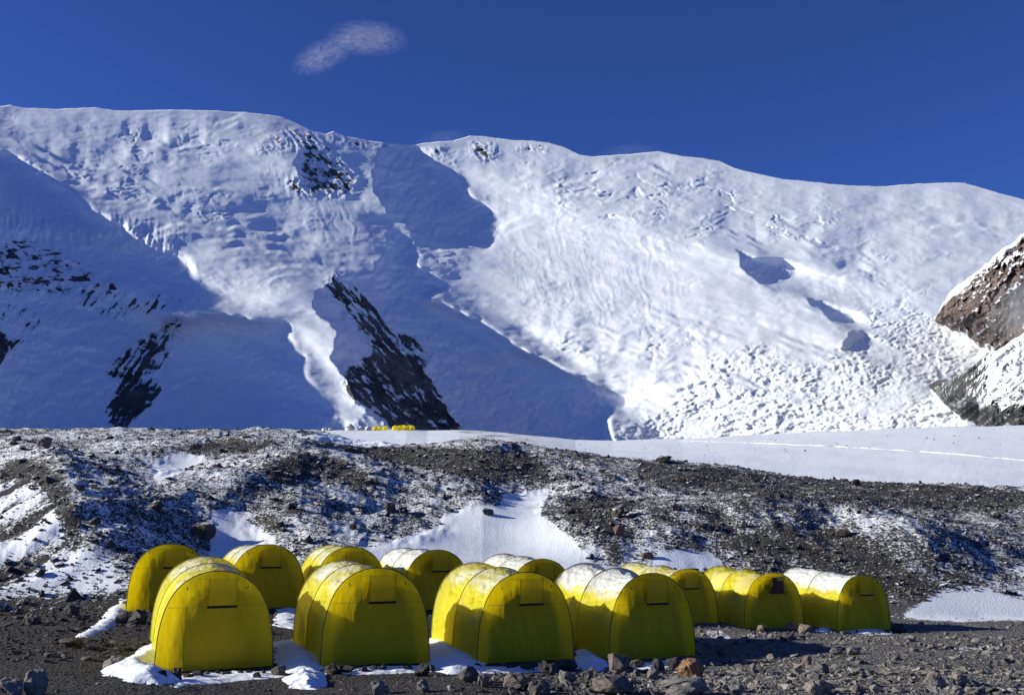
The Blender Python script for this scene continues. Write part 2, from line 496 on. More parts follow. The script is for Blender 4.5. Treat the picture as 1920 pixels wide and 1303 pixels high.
ROCKS = [  # (strength, polygon)
    (0.80, [(625, 508), (650, 520), (690, 560), (735, 612), (790, 640), (810, 660), (800, 700), (830, 745), (868, 792), (878, 830), (760, 830),
            (730, 800), (690, 772), (660, 745), (648, 715), (655, 708), (690, 712), (700, 690), (690, 650), (640, 580), (605, 535)]),
    (0.95, [(640, 690), (700, 660), (790, 660), (805, 700), (850, 770), (870, 830), (770, 830), (700, 780), (650, 740)]),
    (0.95, [(195, 771), (214, 737), (235, 706), (262, 705), (304, 716), (297, 750), (262, 781), (225, 806), (204, 806)]),
    (0.74, [(198, 700), (215, 670), (250, 640), (290, 605), (340, 590), (348, 610), (322, 650), (318, 678), (290, 705), (235, 722)]),
    (0.92, [(-60, 600), (0, 609), (20, 630), (62, 643), (28, 654), (0, 690), (-60, 700)]),
    (0.56, [(-60, 470), (60, 440), (120, 470), (200, 520), (260, 560), (350, 530), (345, 570), (290, 590), (200, 600), (120, 560), (60, 560), (-60, 540)]),
    (0.42, [(0, 560), (60, 570), (110, 620), (60, 640), (0, 610)]),
    (0.56, [(556, 270), (575, 240), (640, 290), (680, 335), (650, 372), (590, 372), (525, 352), (558, 325), (565, 300)]),
    (0.46, [(470, 285), (500, 255), (560, 238), (575, 262), (550, 285)]),
    (0.55, [(590, 247), (650, 258), (770, 275), (720, 282), (650, 275)]),
    (0.52, [(885, 262), (930, 264), (940, 300), (910, 303), (880, 296)]), (0.52, [(795, 275), (835, 272), (845, 295), (815, 298)]),
    (0.45, [(960, 265), (1030, 270), (1030, 285), (970, 285)]),
    (0.42, [(360, 545), (385, 548), (375, 580), (350, 575)]), (0.75, [(662, 795), (676, 776), (690, 800)]), (0.6, [(480, 700), (512, 688), (505, 706)]),
    (0.38, [(820, 690), (880, 700), (910, 730), (860, 740)]),
]
ICE = [[(1120, 815), (1240, 770), (1300, 700), (1330, 660), (1380, 690), (1500, 690), (1560, 660), (1640, 650), (1620, 600), (1600, 580), (1700, 570), (1770, 600), (1860, 640), (1800, 720), (1830, 780), (1900, 800), (1900, 830), (1120, 830)],
       [(1330, 680), (1420, 640), (1560, 700), (1640, 720), (1600, 760), (1350, 740)]]
CREV = [[(960, 300), (1110, 300), (1300, 310), (1480, 370), (1640, 450), (1750, 540), (1690, 570), (1560, 480), (1420, 440), (1330, 470), (1180, 420), (1000, 420)],
        [(80, 295), (260, 320), (420, 370), (480, 400), (420, 420), (250, 410), (160, 370)],
        [(340, 450), (390, 480), (395, 520), (365, 545)], [(200, 250), (330, 240), (470, 230), (400, 300), (230, 310)],
        [(1000, 560), (1200, 590), (1350, 640), (1300, 700), (1150, 690), (1000, 640)], [(760, 450), (900, 470), (880, 500), (780, 500)]]
STREAK = [[(920, 440), (1100, 430), (1260, 450), (1300, 560), (1250, 600), (1000, 590), (940, 520)], [(560, 380), (680, 390), (680, 450), (600, 460)],
          [(1480, 530), (1640, 540), (1650, 575), (1500, 560)], [(500, 300), (560, 330), (540, 380), (470, 370)]]
def soft(polys, n):
    m = np.zeros(GU.shape, bool)
    for p in polys: m |= in_poly(GPX, GPY, p)
    return blur(m, n)
ice_g = soft(ICE, 14); crev_g = soft(CREV, 22); str_g = soft(STREAK, 18)
rock_g = np.zeros(GU.shape)
for s, p in ROCKS:
    rock_g = np.maximum(rock_g, s * blur(in_poly(GPX, GPY, p), 5))

nc, nr = 1000, 340
mU = np.linspace(-0.62, 0.60, nc)
skU, skV = px2uv([a for a, _ in SKY_PX], [b for _, b in SKY_PX])
cV = np.interp(mU, skU, skV)
cV = cV + 0.0007 * fbm(mU * 90, mU * 0 + 3.3, 5, 3)
tt = np.linspace(0, 1, nr) ** 0.95
U2 = np.repeat(mU[None], nr, 0)
V2 = 0.041 + tt[:, None] * (cV[None] - 0.041)
qm = bil(q, U2, V2)
ice = bil(ice_g, U2, V2); crev = bil(crev_g, U2, V2); stk = bil(str_g, U2, V2); rk = bil(rock_g, U2, V2); shd = bil(blur(smask, 2), U2, V2)
cs = 1 - 0.0 * shd
# broad undulation, crevasse bands, seracs, avalanche streaks, crags  (all as relative distance)
w1 = fbm(U2 * 40, V2 * 40, 11, 3)
d = 0.0060 * fbm(U2 * 11, V2 * 22, 3, 3) + 0.0022 * fbm(U2 * 26, V2 * 95 + 12 * U2, 7, 3) + 0.0006 * fbm(U2 * 110, V2 * 190, 21, 4) * cs * (.4 + sstep(-.1, .4, fbm(U2 * 13, V2 * 20, 23, 2)))
cb = ridged(U2 * 46 + w1, V2 * 130 + 1.4 * w1, 31, 3, .55)
patch = sstep(-0.05, 0.35, fbm(U2 * 30, V2 * 45, 71, 3))
d -= crev * (.1 + .9 * patch) * 0.0020 * np.clip(cb - 0.15, 0, 1)
bench = fbm(U2 * 8 + .4 * w1, V2 * 62 + 7 * U2 + .5 * w1, 371, 4, .55)
bmod = sstep(-.05, .45, fbm(U2 * 9 + 3, V2 * 16, 377, 3)) * (.35 + .65 * sstep(-.02, .06, .335 - V2 - .10 * np.abs(U2 + .2)))
d -= (1 - ice) * .0040 * bench * bmod
d -= 0.0012 * (1 - ice) * sstep(.10, .45, fbm(U2 * 24, V2 * 40, 91, 3)) * np.clip(ridged(U2 * 60 + w1, V2 * 170 + w1, 41, 3) - .2, 0, 1)
w2 = fbm(U2 * 70, V2 * 90, 13, 3); w3 = fbm(U2 * 60, V2 * 80, 14, 3)
sel = ice > .01
u_, v_, a_, b_ = U2[sel], V2[sel], w2[sel], w3[sel]
def blocks(fx, fy, sd, amp, tiltamp, crack):
    r1, r2, ccx, ccy, e = cells(u_ * fx + .5 * a_ + .25 * v_ * fx, v_ * fy + .5 * b_ - .12 * u_ * fy, sd)
    return amp * ((r1 - .4) + tiltamp * (r2 * ccx * 2 + (r1 - .5) * ccy * 2)) - crack * np.exp(-e / .12)
zone = sstep(-.25, .25, fbm(u_ * 22, v_ * 40, 151, 3))
calm = sstep(.12, .38, fbm(u_ * 16 + 5, v_ * 34, 161, 2))
big = sstep(.15, .45, fbm(u_ * 14 + 2, v_ * 26, 199, 2))
hb = blocks(40, 105, 171, .0042, 1.0, .0020) * zone * (.25 + 1.0 * big) + blocks(100, 265, 181, .0020, 1.1, .0012) * (.4 + .6 * zone) + blocks(175, 420, 191, .0011, 1.0, .0006)
hb = hb + .0022 * ridged(u_ * 20 + 1.5 * a_, v_ * 130 - 26 * u_ + b_, 197, 3)
dice = np.zeros(U2.shape); dice[sel] = hb * (1 - .8 * calm)
d -= ice * (dice + 0.0012 * ridged(U2 * 60 + w2, V2 * 120 + w3, 51, 3, .6))
# fractured bands higher up
# ice steps and bergschrunds: broken ledges running across the slope
STEPS = [([(-60, 255), (0, 262), (60, 275), (110, 300), (150, 315), (210, 320), (260, 335), (300, 345), (360, 352), (420, 362), (480, 366)], 1.3),
         ([(100, 345), (170, 352), (230, 345), (300, 360), (360, 372)], 1.0), ([(160, 372), (250, 382), (330, 395), (400, 405)], .9), ([(140, 330), (200, 338), (280, 352)], .8),
         ([(180, 402), (260, 396), (350, 410), (440, 413), (500, 402)], .9), ([(262, 440), (350, 426), (440, 425), (520, 440), (600, 460), (690, 487)], 1.2),
         ([(390, 482), (460, 470), (540, 478), (620, 495), (700, 507)], 1.2), ([(400, 502), (470, 506), (560, 496), (610, 502)], .9), ([(360, 450), (450, 447), (560, 462), (640, 478)], .7),
         ([(225, 255), (290, 262)], .7), ([(265, 268), (315, 271)], .8), ([(190, 282), (240, 291), (300, 281)], .9), ([(318, 281), (385, 272)], .8), ([(345, 296), (405, 290)], .7), ([(398, 236), (458, 222)], .7),
         ([(1015, 352), (1080, 340), (1135, 330)], 1.0), ([(1045, 372), (1100, 365), (1155, 350)], 1.1), ([(935, 421), (1015, 405)], .9), ([(1080, 400), (1160, 392), (1230, 402)], .8),
         ([(1150, 300), (1210, 310), (1265, 331)], 1.0), ([(1290, 362), (1360, 350), (1410, 371)], .9), ([(1410, 402), (1480, 420), (1545, 431)], 1.0), ([(1490, 441), (1560, 460), (1605, 470), (1645, 501)], 1.2),
         ([(1560, 500), (1620, 510), (1685, 541)], 1.1), ([(1640, 382), (1720, 396), (1785, 390)], .8), ([(1710, 431), (1800, 420), (1890, 431)], .8), ([(1200, 345), (1260, 362), (1320, 390)], .8), ([(1330, 420), (1400, 440), (1440, 460)], .9),
         ([(990, 612), (1100, 616), (1175, 626)], 1.0), ([(935, 628), (1050, 633), (1145, 641)], 1.1), ([(1170, 560), (1260, 590), (1330, 611), (1410, 641)], .9), ([(1060, 655), (1160, 660), (1250, 668)], 1.0), ([(1190, 691), (1280, 680), (1350, 691), (1420, 721), (1510, 731)], 1.3),
         ([(1230, 722), (1335, 706)], 1.0), ([(1390, 562), (1480, 556), (1565, 576)], 1.0), ([(1350, 601), (1460, 626), (1565, 661)], 1.1), ([(1120, 740), (1230, 752), (1340, 745)], .9), ([(830, 610), (900, 640), (980, 690), (1040, 720)], .8),
         ([(770, 455), (830, 470), (900, 488)], .9), ([(900, 330), (960, 335), (1010, 325)], .8), ([(400, 555), (470, 545), (545, 560)], .8), ([(370, 570), (450, 575), (520, 590)], .7)]
stp = np.zeros(U2.shape)
for k_, (pl, hgt) in enumerate(STEPS):
    lu, lv = px2uv([a for a, _ in pl], [b for _, b in pl])
    i0, i1 = np.searchsorted(mU, [lu[0], lu[-1]])
    uu = mU[i0:i1]
    if len(uu) < 4: continue
    for rep in range(2):
        lvv = np.interp(uu, lu, lv) - rep * .008 * (1 + .8 * fbm(uu * 16, uu * 0 + .29, 700 + k_, 2)) + .0060 * fbm(uu * 20, uu * 0 + k_ + .37, 640 + k_, 3, .45) + .0034 * fbm(uu * 48, uu * 0 + k_ + .61, 660 + k_, 3, .6)
        tp_ = np.clip(np.minimum(uu - lu[0], lu[-1] - uu) / (.2 * (lu[-1] - lu[0])), 0, 1) * np.clip(.6 + 1.5 * fbm(uu * 22, uu * 0 + k_ + .43, 680 + k_, 3), 0, 1.4)
        dv = V2[:, i0:i1] - lvv[None]
        stp[:, i0:i1] += (hgt * (1 - .45 * rep) * tp_)[None] * .0034 * np.tanh(dv / .0015) * np.exp(-np.abs(dv) / np.where(dv > 0, .016, .007))
d += stp
sel2 = crev > .02
u_, v_, a_, b_ = U2[sel2], V2[sel2], w1[sel2], w2[sel2]
r1, r2, ccx, ccy, e = cells(u_ * 60 + 1.2 * a_, v_ * 190 + 1.3 * a_ + 40 * u_, 221)
pt = sstep(0.0, .3, fbm(u_ * 26, v_ * 48, 231, 3))
dc = np.zeros(U2.shape); dc[sel2] = pt * (.0026 * (r1 - .5) - .0022 * np.exp(-e / .1)) * (r2 > -.25)
d -= crev * dc
sx = (U2 * math.cos(.5) + V2 * math.sin(.5) * 1.6); sy = (-U2 * math.sin(.5) + V2 * math.cos(.5))
d += stk * 0.00085 * ridged((U2 + 0.35 * V2) * 150 + 1.6 * w1, V2 * 18, 81, 4, .65)
crag = ridged((U2 + .75 * V2) * 150 + w2, (V2 - 0.3 * U2) * 70, 101, 4, .6)
d -= np.clip(rk * 1.6, 0, 1) * 0.0045 * crag
shz = sstep(.3, .9, bil(blur(smask, 8), U2, V2))
cliff = np.exp(-((V2 - (.26 + .012 * fbm(U2 * 20, U2 * 0 + .5, 301, 2) - .10 * (U2 + .40))) / .016) ** 2) * sstep(-.30, -.36, U2)
d -= shz * (.0045 * fbm(U2 * 42 + w1, V2 * 70 + w1, 311, 4) + .0016 * ridged(U2 * 90 + w2, V2 * 90 + w2, 313, 3))
d -= cliff * (.010 + .006 * ridged(U2 * 120, V2 * 25, 321, 3) + .004 * np.floor(3 * fbm(U2 * 50, V2 * 90, 323, 3)) / 3)
edge = sstep(0, 0.03, 1 - tt)[:, None]
D = np.exp(qm + d * (0.35 + 0.65 * edge))
X = D * U2; Yw = D; Z = CAMZ + D * V2
# strike pattern in the rock attribute: snow strips running down the spur
strip = ridged((U2 + .78 * V2) * 120 + .5 * w2, (V2 - .4 * U2) * 14, 111, 3, .6)
strip2 = ridged((U2 - .66 * V2) * 130 + .5 * w2, (V2 + .5 * U2) * 18, 113, 3, .6)
lay = ridged(U2 * 30 + w1, V2 * 240 + 1.2 * w1, 121, 2)
spur_z = (U2 > -.22) & (V2 < .272); left_lo = (U2 < -.28) & (V2 < .204); left_hi = (U2 < -.28) & ~left_lo
on = rk > .03
ratt = rk - on * np.where(spur_z, .62 * np.clip(strip - .05, -.3, 1), 0) - on * np.where(left_lo, .60 * np.clip(strip2 - .1, -.25, 1), 0)
ratt = ratt - on * np.where(left_hi, .26 * (lay - .1) + .12 * strip2, 0) - on * np.where(~(spur_z | left_lo | left_hi), .25 * strip, 0)
ratt = np.clip(ratt, 0, 1)
front = np.stack([X, Yw, Z], -1)
b0 = np.stack([X[0] * .97, Yw[0] * .97, Z[0] * 0 - 20], -1)[None]
b1 = np.stack([X[-1] * 1.02, Yw[-1] * 1.02 + 60, Z[-1] - 60], -1)[None]
b2 = np.stack([X[-1] * 1.25, Yw[-1] * 1.25, Z[-1] * .45], -1)[None]
b3 = np.stack([X[-1] * 1.5, Yw[-1] * 1.5, Z[-1] * 0 - 20], -1)[None]
allv = np.concatenate([b0, front, b1, b2, b3], 0)
me = np_mesh('mountain', allv.reshape(-1, 3), grid_faces(allv.shape[0], nc), True)
attr(me, 'rock', np.concatenate([np.zeros((1, nc)), ratt, np.zeros((3, nc))]).ravel())
mountain = link('mountain', me, M['mountain'])
tag(mountain, 'huge snow covered glaciated mountain filling the background', kind='structure')

def spur(name, crest, foot, bulge, rockfn, mat, label, seed, amp, nx=190, ny=130):
    """a rib of rock standing out of the mountain: its distance is the mountain's own, pulled forward by bulge(s, t)"""
    xs = np.linspace(crest[0][0], crest[-1][0], nx)
    en = np.clip((xs - xs[0]) / 25, 0, 1)
    cy = interp(xs, crest) + en * (11 * fbm(xs / 26, xs * 0 + .3, seed + 41, 4)); fy = interp(xs, foot) + en * 12 * fbm(xs / 28, xs * 0 + .7, seed + 43, 4)
    t = np.linspace(0, 1, ny)[:, None]
    PX = np.repeat(xs[None], ny, 0); PY = fy[None] + (cy - fy)[None] * t
    U, V = px2uv(PX, PY)
    s = ((xs - xs[0]) / (xs[-1] - xs[0]))[None]
    Dm = np.exp(bil(q, U, V)); Dm = np.minimum(Dm, np.exp(bil(q, U[:1], V[:1])) * (1 + .9 * t * (V - V[:1])))
    w = fbm(U * 60, V * 60, seed, 3)
    cr = ridged((U - .6 * V) * 70 + w, V * 46 + w, seed + 5, 5, .58)
    bu = bulge(s, t)
    Dd = Dm * (1.004 - bu) * (1 - (amp * cr * sstep(0, .05, 1 - t) + amp * 0.6 * fbm(U * 30, V * 30, seed + 9, 4)) * np.clip(bu / .03, 0, 1))
    X, Z = U * Dd, CAMZ + V * Dd
    g = np.stack([X, Dd, Z], -1)
    b0 = np.stack([X[0] * 1.03, Dd[0] * 1.03, CAMZ + (Z[0] - CAMZ) * 1.03], -1)[None]
    b1 = np.stack([X[-1] * 1.03, Dd[-1] * 1.03, (Z[-1] - CAMZ) * 1.01], -1)[None]
    b2 = np.stack([X[-1] * 1.15, Dd[-1] * 1.15, (Z[-1] - CAMZ) * 1.0], -1)[None]
    a = np.concatenate([b0, g, b1, b2])
    me = np_mesh(name, a.reshape(-1, 3), grid_faces(a.shape[0], nx), True)
    rv = rockfn(PX, PY, cr, w) - .55 * sstep(.16, .0, t + .10 * w) * sstep(.55, .2, s)
    rv = np.clip(rv, 0, 1)
    attr(me, 'rock', np.concatenate([rv[:1], rv, rv[-1:], rv[-1:]]).ravel())
    o = link(name, me, mat)
    tag(o, label, kind='structure')
    return o
def rf_brown(PX, PY, cr, w):
    crestline = interp(PX, [(1740, 600), (1790, 545), (1830, 512), (1880, 470), (1920, 440), (2100, 330)])
    up_ = sstep(1830, 1900, PX) * sstep(560, 480, PY)
    k = 0.86 - (.42 + .3 * up_) * sstep(0.42, .85, cr) - .1 * up_
    return np.clip(k - .45 * sstep(16 + 12 * w, 2, PY - crestline), 0, 1)
spur('rock_spur', [(1752, 602), (1765, 572), (1790, 541), (1830, 509), (1880, 466), (1920, 437), (2000, 385), (2150, 300)],
     [(1752, 604), (1770, 614), (1800, 632), (1850, 664), (1920, 700), (2150, 770)], 
     lambda s, t: .34 * (1 - np.exp(-s * 7)) * np.clip(sstep(0, .5, t + 1.5 * np.clip(s - .25, 0, 1)), 0, 1) * (.8 + .2 * np.sqrt(np.clip(1 - t, 0, 1))), rf_brown, M['brown_spur'], 'brown rocky mountain spur streaked with snow at the right edge', 211, 0.034)
def rf_dark(PX, PY, cr, w):
    st = ridged((PX + 1.25 * PY) / 22.0, (PY - PX * .5) / 140.0, 77, 3)
    low = sstep(735, 775, PY - (PX - 1850) * .02 + 12 * w)
    lft = sstep(1880, 1800, PX + 0.9 * (PY - 720) * 0.6 + 30 * w) 
    k = 0.20 + .56 * np.maximum(low, lft) - .25 * np.clip(st, -.2, 1)
    mid = sstep(30, 0, np.abs((PY - 640) + (PX - 1920) * .35 - 25))
    return np.clip(k, 0, 1)
spur('dark_spur', [(1740, 722), (1765, 712), (1800, 700), (1850, 668), (1890, 640), (1920, 622), (2000, 575), (2150, 500)],
     [(1740, 724), (1762, 752), (1790, 778), (1815, 800), (1850, 815), (1920, 820), (2150, 840)], 
     lambda s, t: .46 * (1 - np.exp(-s * 7)) * sstep(0, .55, t + 2.0 * np.clip(s - .22, 0, 1)), rf_dark, M['dark_spur'], 'rock slope with its shade painted in, streaked with snow at the lower right', 311, 0.026)

# ================================================================== GROUND
TENT_H, TENT_W = 2.0, 2.36
#            base-left      base-right    apex   row
TENTS = [dict(L=(288, 1260), R=(516, 1252), apex=(421, 1071)),
         dict(L=(605, 1245), R=(804, 1243), apex=(690, 1065)),
         dict(L=(897, 1242), R=(1076, 1238), apex=(985, 1073)),
         dict(L=(1140, 1236), R=(1309, 1231), apex=(1226, 1075)),
         dict(L=(240, 1145), R=(392, 1141), apex=(318, 1020), y=32.3),
         dict(L=(428, 1141), R=(570, 1139), apex=(505, 1021), y=33.6),
         dict(L=(588, 1142), R=(724, 1141), apex=(648, 1026), y=34.6),
         dict(L=(757, 1143), R=(880, 1142), apex=(815, 1031), y=35.8),
         dict(L=(962, 1153), R=(1070, 1152), apex=(1015, 1052), y=36.8),
         dict(L=(1237, 1168), R=(1346, 1170), apex=(1290, 1067), y=37.6),
         dict(L=(1397, 1174), R=(1507, 1180), apex=(1441, 1074), y=38.4),
         dict(L=(1567, 1180), R=(1674, 1184), apex=(1618, 1078), y=39.2)]
SAMP = []
for T in TENTS:
    bx = (T['L'][0] + T['R'][0]) / 2; by = (T['L'][1] + T['R'][1]) / 2
    _, vb = px2uv(bx, by); _, vt = px2uv(bx, T['apex'][1])
    T['Y'] = T.get('y', TENT_H / (vt - vb)); T['hs'] = float(np.clip((vt - vb) * T['Y'] / TENT_H, .92, 1.06))
    T['X'], _, T['Z'] = at(bx, by, T['Y'])
    SAMP.append((T['X'], T['Y'], T['Z']))
SAMP += [at(40, 1290, 17.5), at(960, 1300, 17.0), at(1880, 1300, 17.2), at(1900, 1225, 25), at(1700, 1160, 46), at(1920, 1160, 47), at(60, 1142, 38), at(150, 1200, 25.5), at(-200, 1140, 38), at(2100, 1160, 48)]
SAMP = np.array(SAMP)
def pxu(U): return CX + F * U / 0.99
FOOT = [(-800, 39), (0, 38), (250, 38.5), (600, 42), (960, 46), (1300, 47), (1700, 47), (1920, 48), (2600, 52)]
CREST_Y = [(-800, 120), (0, 115), (450, 112), (620, 105), (800, 98), (950, 96), (1100, 92), (1300, 86), (1600, 82), (1920, 84), (2600, 90)]
CREST_P = [(-800, 790), (0, 804), (200, 804), (450, 806), (560, 806), (610, 814), (660, 826), (740, 836), (800, 833), (850, 828), (905, 822), (960, 830), (1000, 838), (1060, 847),
           (1130, 856), (1180, 860), (1250, 863), (1300, 869), (1400, 881), (1500, 894), (1600, 904), (1700, 910), (1800, 912), (1920, 915), (2600, 920)]
FAR_P = [(-800, 812), (450, 812), (560, 808), (620, 806), (700, 805), (760, 804), (800, 807), (860, 806), (900, 808), (960, 812), (1080, 824), (1150, 825), (1280, 822), (1400, 815),
         (1600, 806), (1800, 799), (1920, 797), (2600, 780)]
FAR_Y = [(-800, 520), (900, 520), (1200, 480), (1920, 420), (2600, 400)]
def smin_dist(X, Y, pts):
    d2 = np.full(np.shape(X), 1e12)
    for (ax, ay), (bx, by) in zip(pts[:-1], pts[1:]):
        vx, vy = bx - ax, by - ay; L = vx * vx + vy * vy + 1e-9
        t = np.clip(((X - ax) * vx + (Y - ay) * vy) / L, 0, 1)
        d2 = np.minimum(d2, (X - ax - t * vx) ** 2 + (Y - ay - t * vy) ** 2)
    return np.sqrt(d2)
def zbase(X, Y):
    X = np.asarray(X, float); Y = np.asarray(Y, float)
    Yc_ = np.maximum(Y, 5.0)
    px = pxu(X / Yc_)
    # near plain through the tent bases
    num = 0; den = 0
    for sx_, sy_, sz_ in SAMP:
        w = 1.0 / (((X - sx_) ** 2 + (Y - sy_) ** 2) / 16 + 0.02) ** 1.5
        num = num + w * sz_; den = den + w
    zn = num / den
    yf = interp(px, FOOT); yc = interp(px, CREST_Y); pc = interp(px, CREST_P)
    _, vc = px2uv(px, pc); zc = CAMZ + vc * yc
    t = np.clip((Y - yf) / (yc - yf), 0, 1)
    sh = t ** (0.86 - 0.1 * sstep(0, 600, px)) 
    zf_ = zn
    zh = zf_ + (zc - zf_) * (sh * .93 + .07 * sstep(0, 1, t))
    # beyond the crest
    yF = interp(px, FAR_Y); pF = interp(px, FAR_P); _, vF = px2uv(px, pF); zF = CAMZ + vF * yF
    y1 = yc + 22; dip = 1.2 + 1.6 * sstep(1000, 1500, px); z1 = zc - dip
    t1 = sstep(0, 1, (Y - yc) / 22.0)
    t2 = np.clip((Y - y1) / (yF - y1), 0, 1)
    zb = np.where(Y < y1, zc - dip * t1, z1 + (zF - z1) * t2 ** 1.05)
    zb = np.where(Y > yF, zF - (Y - yF) * 0.12, zb)
    return np.where(Y > yc, zb, np.where(Y > yf, zh, zn)), px, yf, yc, yF
def hit0(px, py, fn, y0=9.0, y1=200.0):
    ys = np.geomspace(y0, y1, 900)
    U, V = px2uv(px, py)
    z = fn(U * ys, ys)
    g = (CAMZ + V * ys) - z
    k = np.where(g < 0)[0]
    i = k[0] if len(k) else len(ys) - 1
    if i == 0: return float(U * ys[0]), float(ys[0]), float(z[0])
    a = g[i - 1] / (g[i - 1] - g[i] + 1e-9)
    y = ys[i - 1] + (ys[i] - ys[i - 1]) * np.clip(a, 0, 1)
    return float(U * y), float(y), float(fn(np.array([U * y]), np.array([y]))[0])
zb_only = lambda x, y: zbase(x, y)[0]
RIDGES = [([(-100, 868), (0, 878), (60, 893), (105, 930), (128, 985), (138, 1050)], 4.0, 1.9),
          ([(190, 905), (300, 912), (420, 940)], 4.5, .5),
          ([(300, 858), (360, 838), (420, 830), (480, 842)], 5.0, .7),
          ([(420, 950), (500, 910), (560, 882), (620, 872), (660, 895), (710, 930)], 4.0, 1.1),
          ([(860, 905), (900, 935), (930, 960)], 3.0, .6),
          ([(1100, 930), (1060, 950), (1080, 1000), (1150, 1050)], 3.5, 1.0),
          ([(1460, 985), (1600, 990), (1700, 1030), (1780, 1110)], 4.5, 1.5),
          ([(1250, 1000), (1400, 1000), (1560, 1070)], 4.0, .7),
          ([(990, 925), (960, 990), (1000, 1040)], 5.0, -0.9), ([(330, 860), (300, 890)], 4.0, -1.2), ([(430, 960), (440, 1030)], 3.5, -1.2),
          ([(1600, 1100), (1750, 1130), (1900, 1140)], 4.0, -0.8)]
RW = []
for pts, w, h in RIDGES:
    RW.append(([hit0(a, b, zb_only, 30)[:2] for a, b in pts], w, h))
SNOWFULL = [[(945, 925), (1030, 918), (1010, 965), (1060, 1000), (1115, 1060), (1000, 1075), (700, 1060), (640, 1040), (720, 1020), (830, 985), (825, 965), (900, 948), (940, 950)],
            [(395, 1075), (395, 965), (430, 955), (470, 985), (520, 1015), (500, 1075)],
            [(283, 868), (330, 850), (392, 856), (330, 890), (290, 902)],
            [(1215, 1070), (1235, 1034), (1330, 1038), (1370, 1065)],
            [(1690, 1158), (1760, 1112), (1850, 1106), (1930, 1132), (1960, 1160), (1800, 1164)],
            [(900, 1085), (1000, 1060), (1180, 1062), (1150, 1090)], [(560, 820), (680, 838), (820, 830), (900, 815), (830, 808), (700, 808), (600, 812)]]
SW = []
for poly in SNOWFULL[:5]:
    SW.append([hit0(a, b, zb_only, 30)[:2] for a, b in poly])
def snow_mask(X, Y):
    m = np.zeros(np.shape(X))
    for P in SW:
        ins = in_poly(X, Y, P)
        dd = smin_dist(X, Y, P + [P[0]])
        m = np.maximum(m, sstep(-1.0, 1.2, np.where(ins, dd, -dd)))
    return m
def zfun(X, Y):
    X = np.asarray(X, float); Y = np.asarray(Y, float)
    z, px, yf, yc, yF = zbase(X, Y)
    hill = sstep(0, 8, Y - yf) * (1 - 0.85 * sstep(0, 25, Y - yc))
    near = 1 - sstep(-6, 2, Y - yf)
    b = 0
    for pts, w, h in RW:
        dd = smin_dist(X, Y, pts)
        prof = np.exp(-(dd / w) ** 2) if h < 0 else np.exp(-np.abs(dd / w) ** 1.5)
        b = b + h * prof
    hum = 0.42 * fbm(X / 9.0, Y / 9.0, 401, 3) + 0.30 * fbm(X / 2.6, Y / 2.6, 411, 3) + 0.10 * ridged(X / 0.9, Y / 0.9, 421, 2)
    # erosion flutes on the left bluff
    fl = np.exp(-(((X + 21) / 5.5) ** 2)) * np.exp(-(((Y - 46) / 8.0) ** 2))
    hum = hum + fl * -1.1 * ridged((X - 0.42 * (Y - 46)) / 3.4, Y / 30.0, 431, 2)
    hum = hum * (1 - .9 * snow_mask(X, Y))
    far = sstep(0, 60, Y - yc) * 0.5 * fbm(X / 30.0, Y / 30.0, 441, 3)
    nr_ = 0.05 * fbm(X / 2.5, Y / 2.5, 451, 3) + 0.018 * fbm(X / .35, Y / .35, 461, 2)
    return z + hill * (b * sstep(0, 10, Y - yf) + hum) + far + nr_ * near
def zat(x, y): return float(zfun(np.array([x]), np.array([y]))[0])
def hit(px, py, y0=9.0, y1=160.0): return hit0(px, py, zfun, y0, y1)

Ucols = np.concatenate([np.linspace(-1.7, -.56, 24)[:-1], np.linspace(-.56, .56, 900), np.linspace(.56, 1.7, 24)[1:]])
Yrows = np.concatenate([1 / np.linspace(1 / 5.0, 1 / 36.0, 150)[:-1], np.linspace(36, 125, 240), np.geomspace(125, 760, 70)[1:]])
UU, YY = np.meshgrid(Ucols, Yrows)
XX = UU * YY
ZZ = zfun(XX, YY)
# snow cover painted where the photograph shows it
gx, gy = uv2px(UU, (ZZ - CAMZ) / YY)
_, bpx, byf, byc, byF = zbase(XX, YY)
DARK = [[(0, 868), (60, 862), (110, 890), (150, 960), (150, 1050), (120, 1030), (95, 940), (40, 905), (0, 900)], [(490, 880), (560, 845), (640, 860), (720, 915), (690, 925), (600, 890), (520, 905)],
        [(300, 850), (420, 822), (520, 830), (470, 850), (380, 850)], [(560, 806), (700, 835), (850, 842), (1000, 850), (1040, 900), (900, 900), (800, 880), (700, 860), (600, 830)],
        [(1050, 930), (1180, 930), (1200, 990), (1150, 1040), (1080, 990)], [(1180, 862), (1500, 896), (1920, 918), (1920, 960), (1500, 940), (1200, 900)],
        [(1350, 1000), (1560, 990), (1680, 1040), (1760, 1120), (1640, 1120), (1500, 1060)]]
sf = np.zeros(UU.shape)
for p in SNOWFULL: sf = np.maximum(sf, in_poly(gx, gy, p))
dk = np.zeros(UU.shape)
for p in DARK: dk = np.maximum(dk, in_poly(gx, gy, p))
sf = blur(sf, 5); dk = blur(dk, 7)
onhill = sstep(-1, 3, YY - byf)
base_s = interp(gx, [(0, .53), (300, .52), (700, .52), (950, .48), (1200, .45), (1500, .43), (1920, .45)])
base_s = base_s + 0.17 * fbm(XX / 9, YY / 9, 501, 4) + .15 * fbm((XX + .5 * YY) / 1.6, (YY - .4 * XX) / 9.0, 503, 3)
face = blur(in_poly(gx, gy, [(-30, 905), (60, 900), (100, 945), (122, 1010), (200, 1060), (235, 1135), (-30, 1142)]), 5)
base_s = base_s * (1 - face) + face * (.92 - .8 * sstep(.45, .85, ridged((XX - 0.42 * (YY - 46)) / 3.4, YY / 30.0, 431, 2)))
beyond = sstep(2, 16, YY - byc)
